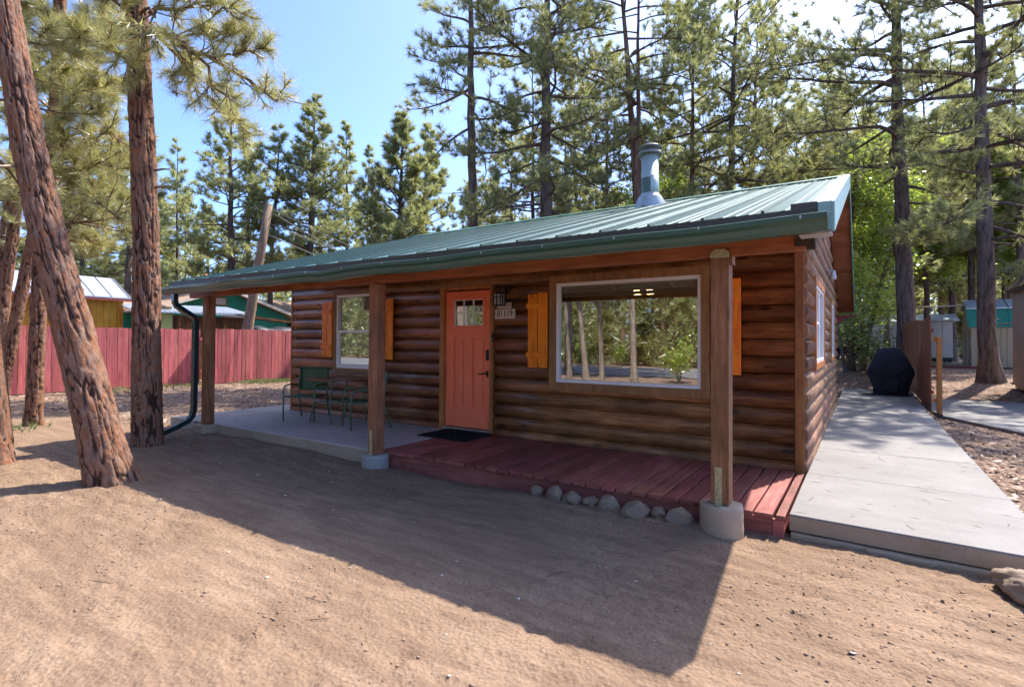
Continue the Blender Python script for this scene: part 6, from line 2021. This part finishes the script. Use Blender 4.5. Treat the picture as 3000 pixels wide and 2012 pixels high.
gable_roof(5.6, 2.86, 9.95, 4.32); gable_roof(14.5, 2.84, 9.951, 4.32)
def fascia_y(y0, z0, y1, z1):
    MB().add([(-29.495, y0, z0 - 0.06), (-29.46, y0, z0 - 0.06), (-29.46, y1, z1 - 0.06), (-29.495, y1, z1 - 0.06), (-29.495, y0, z0 + 0.10), (-29.46, y0, z0 + 0.10), (-29.46, y1, z1 + 0.10), (-29.495, y1, z1 + 0.10)],
             [(0, 3, 2, 1), (4, 5, 6, 7), (0, 1, 5, 4), (1, 2, 6, 5), (2, 3, 7, 6), (3, 0, 4, 7)]).build('fascia', 'cream_trim', gh)
fascia_y(5.6, 2.86, 9.95, 4.32); fascia_y(14.5, 2.84, 9.951, 4.32)
sloped('roof', gh, 'shingles', -31.6, 3.02, -35.0, 4.25, 1.2, 21.5, 0.08)
sloped('roof', gh, 'shingles', -35.001, 4.25, -38.4, 3.0, 1.2, 21.5, 0.08)
vt = boxo('vent', 'cedar_post', gh, -29.975, -29.94, 9.35, 10.02, 3.45, 3.88)
for k in range(6): boxo('louver', 'white_wall', vt, -29.94, -29.92, 9.42, 9.95, 3.50 + k * 0.055, 3.535 + k * 0.055)
wn = boxo('window', 'cream_trim', gh, -32.06, -32.03, 14.6, 15.6, 1.9, 2.75)
boxo('pane', 'dark_void', wn, -32.03, -32.02, 14.7, 15.5, 2.0, 2.68)
op = MB(); q = at(603, 822, 26); op.tube([q, q + Vector((0, 0, 0.32))], 0.055, 10); op.build('vent_pipe', 'orange_pipe', gh)

po = empty('utility_pole', at(708, 1020, 20), 'leaning weathered utility pole stub behind the fence', 'pole')
b0, b1 = at(700, 1090, 20), at(788, 600, 20)
b0.z = 0.0
mb = MB()
pts = [b0.lerp(b1, t) for t in (0, 0.12, 0.22, 0.32, 0.5, 0.75, 1.0)]
mb.tube(pts, [0.38, 0.33, 0.24, 0.19, 0.165, 0.15, 0.135], 14); mb.build('shaft', 'pole_wood', po)
MB().tube([b1 + Vector((0, 0, 0.0)), b1 + (b1 - b0).normalized() * 0.03], [0.137, 0.10], 14).build('cap', 'grey_wood', po)
for k, (a, b) in enumerate([((795, 612), (1115, 742)), ((795, 622), (1040, 742)), ((782, 685), (1000, 760)), ((790, 655), (1130, 770))]):
    p, q = at(*a, 20), at(*b, 21.5 + k)
    q2 = q + (q - p) * 1.2
    pts = []
    for t in np.linspace(0, 1, 12):
        w_ = p.lerp(q2, float(t)); w_.z -= 0.5 * math.sin(t * math.pi) * 0.5; pts.append(w_)
    mb = MB(); mb.tube(pts, 0.011, 5)
    tag(mb.build('overhead_wire', 'wire'), ['topmost thin wire running right from the utility pole', 'second thin wire below the topmost on the utility pole', 'lowest thin wire leaving the utility pole', 'third thin wire from the top of the utility pole'][k], 'wire', 'wires on the utility pole')
tp = MB(); v, f = [], []
for i in range(24):
    for j in range(6):
        y_ = 5.8 + i * 0.17; a = j / 5 * math.pi
        v.append((-20.6 - 0.8 * math.cos(a), y_, 1.55 + (0.50 + 0.05 * math.sin(i * 0.9)) * math.sin(a) ** 0.6 + 0.02 * math.sin(i * 2.3 + j)))
for i in range(23):
    for j in range(5): f.append((i * 6 + j, i * 6 + j + 1, i * 6 + j + 7, i * 6 + j + 6))
tp.add(v, f, True)
tpo = tp.build('tarp_cover', 'tarp'); tag(tpo, 'black tarp stretched over a stack behind the fence', 'tarp')
md = tpo.modifiers.new('thick', 'SOLIDIFY'); md.thickness = 0.02
boxo('stack', 'old_planks', tpo, -21.3, -19.9, 5.85, 9.7, 0.0, 1.54)
cr_ = MB().add([(-20.9, 5.6, 2.45), (-20.9, 10.4, 2.08), (-22.4, 10.4, 2.15), (-22.4, 5.6, 2.55), (-20.9, 5.6, 2.55), (-20.9, 10.4, 2.14), (-22.4, 10.4, 2.22), (-22.4, 5.6, 2.65)],
               [(0, 3, 2, 1), (4, 5, 6, 7), (0, 1, 5, 4), (1, 2, 6, 5), (2, 3, 7, 6), (3, 0, 4, 7)]).build('carport_roof', 'old_planks')
tag(cr_, 'low brown plank roof sloping down right of the utility pole', 'roof')
boxo('post', 'grey_wood', cr_, -21.0, -20.92, 10.1, 10.2, 0, 2.07); boxo('post', 'grey_wood', cr_, -22.3, -22.2, 10.1, 10.2, 0, 2.1); boxo('post', 'grey_wood', cr_, -22.3, -22.2, 5.7, 5.78, 0, 2.5)

# ------------------------------------------------------------------ sheds on the right
bs = empty('barn_shed', (5, 26, 0.45), 'tan barn shed with green and silver gambrel roof beyond the chips', 'shed')
bx, by, bz = 4.06, 25.05, 0.45
gp_ = [(by, bz + 0.05), (by, 2.33), (by + 0.35, 3.09), (by + 1.2, 3.48), (by + 2.05, 3.09), (by + 2.4, 2.33), (by + 2.4, bz + 0.05)]
MB().prism(gp_, 'x', bx, bx + 4.6).build('wall', 'tan_siding', bs)
x = bx
while x < bx + 4.55:
    boxo('siding_board', 'tan_siding', bs, x + 0.012, x + 0.19, by - 0.018, by - 0.001, bz + 0.05, 2.32); x += 0.2
boxo('door', 'shed_tan', bs, bx - 0.03, bx - 0.002, by + 0.35, by + 2.05, bz + 0.05, 2.2)
for (ya, yb) in ((0.35, 0.45), (1.15, 1.25), (1.95, 2.05)): boxo('door_batten', 'tan_siding', bs, bx - 0.05, bx - 0.031, by + ya, by + yb, bz + 0.06, 2.19)
boxo('vent', 'shed_tan', bs, bx - 0.03, bx - 0.002, by + 1.05, by + 1.4, 2.55, 2.95)
def roof_quad(name, mat, y0, z0, y1, z1, x0, x1, th=0.04):
    return MB().add([(x0, y0, z0), (x1, y0, z0), (x1, y1, z1), (x0, y1, z1), (x0, y0, z0 + th), (x1, y0, z0 + th), (x1, y1, z1 + th), (x0, y1, z1 + th)],
                    [(0, 3, 2, 1), (4, 5, 6, 7), (0, 1, 5, 4), (1, 2, 6, 5), (2, 3, 7, 6), (3, 0, 4, 7)]).build(name, mat, bs)
x = bx - 0.12
while x < bx + 4.6:
    roof_quad('roof_panel', 'barn_green', by - 0.10, 2.26, by + 0.33, 3.10, x, x + 0.44)
    roof_quad('roof_seam', 'barn_green', by - 0.105, 2.30, by + 0.325, 3.14, x + 0.445, x + 0.475)
    roof_quad('roof_panel', 'steel_roof', by + 0.25, 3.10, by + 1.2, 3.53, x, x + 0.46)
    roof_quad('roof_seam', 'barn_green', by + 0.25, 3.13, by + 1.2, 3.56, x + 0.462, x + 0.478)
    x += 0.48
roof_quad('roof_panel', 'steel_roof', by + 2.05, 3.10, by + 1.201, 3.53, bx - 0.12, bx + 4.68)
ts = empty('tan_shed', (5.5, 15, 0.42), 'tall tan shed cut off by the right edge of the photo', 'shed')
TX, TY0, TY1 = 3.57, 11.3, 13.97
MB().prism([(TX, 0.3), (TX, 3.0), (4.3, 4.1), (6.0, 4.9), (7.7, 4.1), (8.4, 3.0), (8.4, 0.3)], 'y', TY0, TY1).build('wall', 'shed_tan', ts)
y = TY0
while y < TY1 - 0.05:
    boxo('siding_board', 'shed_tan', ts, TX - 0.025, TX - 0.001, y + 0.008, y + 0.192, 0.42, 2.98); y += 0.2
boxo('base_board', 'shed_tan', ts, TX - 0.035, TX - 0.026, TY0, TY1, 0.40, 0.52)
MB().add([(3.44, TY0 - 0.2, 2.93), (3.44, TY1 + 0.12, 2.93), (4.25, TY1 + 0.12, 4.14), (4.25, TY0 - 0.2, 4.14), (3.40, TY0 - 0.2, 3.02), (3.40, TY1 + 0.12, 3.02), (4.21, TY1 + 0.12, 4.22), (4.21, TY0 - 0.2, 4.22)],
         [(0, 3, 2, 1), (4, 5, 6, 7), (0, 1, 5, 4), (1, 2, 6, 5), (2, 3, 7, 6), (3, 0, 4, 7)]).build('roof', 'fascia_brown', ts)
boxo('skid', 'dark_void', ts, 3.7, 8.3, TY0 + 0.05, TY1 - 0.05, 0.0, 0.299)
tr_ = empty('white_trailer', (2, 33, 0.45), 'white trailer home with pale blue roof between the trunks', 'trailer')
boxo('wall', 'white_wall', tr_, 0.35, 4.3, 33.0, 36, 0.75, 2.83)
for k in range(9): boxo('wall_rib', 'white_wall', tr_, 0.5 + k * 0.42, 0.52 + k * 0.42, 32.975, 32.999, 0.75, 2.8)
MB().prism([(32.7, 2.84), (36.3, 2.84), (34.5, 3.3)], 'x', 0.1, 4.6).build('roof', 'steel_roof', tr_)
boxo('skirting', 'dark_void', tr_, 0.4, 4.25, 33.05, 35.9, 0.4, 0.749)
bd = empty('low_dark_trailer', (-1, 33, 0.45), 'low black flatbed trailer behind the leaning leafy trunks', 'trailer')
boxo('bed', 'dark_void', bd, -2.2, 0.2, 33, 35, 0.85, 1.28); boxo('deck_edge', 'grey_wood', bd, -2.25, 0.25, 32.95, 35, 1.281, 1.36)
for xx in (-1.5, -0.6):
    MB().prism([(xx + 0.3 * math.cos(a * math.pi / 8), 0.74 + 0.3 * math.sin(a * math.pi / 8)) for a in range(16)], 'y', 32.9, 33.1).build('wheel', 'black_metal', bd)
wf_ = empty('wire_fence', (3, 24, 0.45), 'wire mesh fence left of the barn shed', 'fence')
for k in range(8):
    MB().tube([(1.6, 24.6, 0.55 + 0.16 * k), (4.0, 24.9, 0.55 + 0.16 * k)], 0.008, 4).build('wire', 'wire', wf_)
for k in range(13):
    MB().tube([(1.7 + 0.19 * k, 24.61 + 0.024 * k, 0.45), (1.7 + 0.19 * k, 24.61 + 0.024 * k, 1.70)], 0.006, 4).build('wire', 'wire', wf_)
for xx in (1.6, 4.0): MB().tube([(xx, 24.7, 0.4), (xx, 24.7, 1.85)], 0.03, 7).build('fence_post', 'grey_wood', wf_)
rt = boxo('landscape_timber', 'red_timber', None, 2.3, 4.9, 24.0, 24.14, 0.42, 0.56, 0.01); tag(rt, 'dark red timber edging in front of the barn shed', 'timber')
pw = MB(); pw.tube([at(2672, 900, 18.6), at(2740, 899, 20), at(2832, 894, 24.2)], 0.028, 6); tag(pw.build('cross_pole', 'grey_wood'), 'thin grey pole strung from the big trunk to the barn shed', 'pole')

# grass tufts by fence and trunks
def grass(label, spots, seed):
    r = np.random.default_rng(seed)
    P = []
    for (x, y, n, s, h) in spots:
        q = np.c_[x + r.normal(size=n) * s, y + r.normal(size=n) * s, np.zeros(n)]; q[:, 2] = ground_z(q[:, 0], q[:, 1]); P.append(q)
    P = np.concatenate(P)
    d = np.c_[r.normal(size=(len(P), 2)) * 0.25, np.ones(len(P))]; d /= np.linalg.norm(d, axis=1, keepdims=True)
    V, F = needles(P, d, 7, 0.16, 0.012, 0.6, 0.0, r)
    o = link('grass', np_mesh('grass', V, F), None, 'grass_blade'); tag(o, label, 'grass', kind='stuff')
grass('sparse green grass at the foot of fence and trunks', [(-17.9, 4.6, 160, 0.35, 0.2), (-17.9, 5.4, 120, 0.3, 0.2), (-11.6, -3.4, 22, 0.22, 0.1), (-18.4, 0.5, 70, 0.5, 0.1), (-18.4, 2.0, 60, 0.4, 0.1)], 5)
grass('bright lawn patch beyond the cedar fence', [(2.6, 27.5, 500, 1.2, 0.2), (1.0, 29, 400, 1.3, 0.2), (-0.8, 28.5, 300, 0.8, 0.2)], 6)
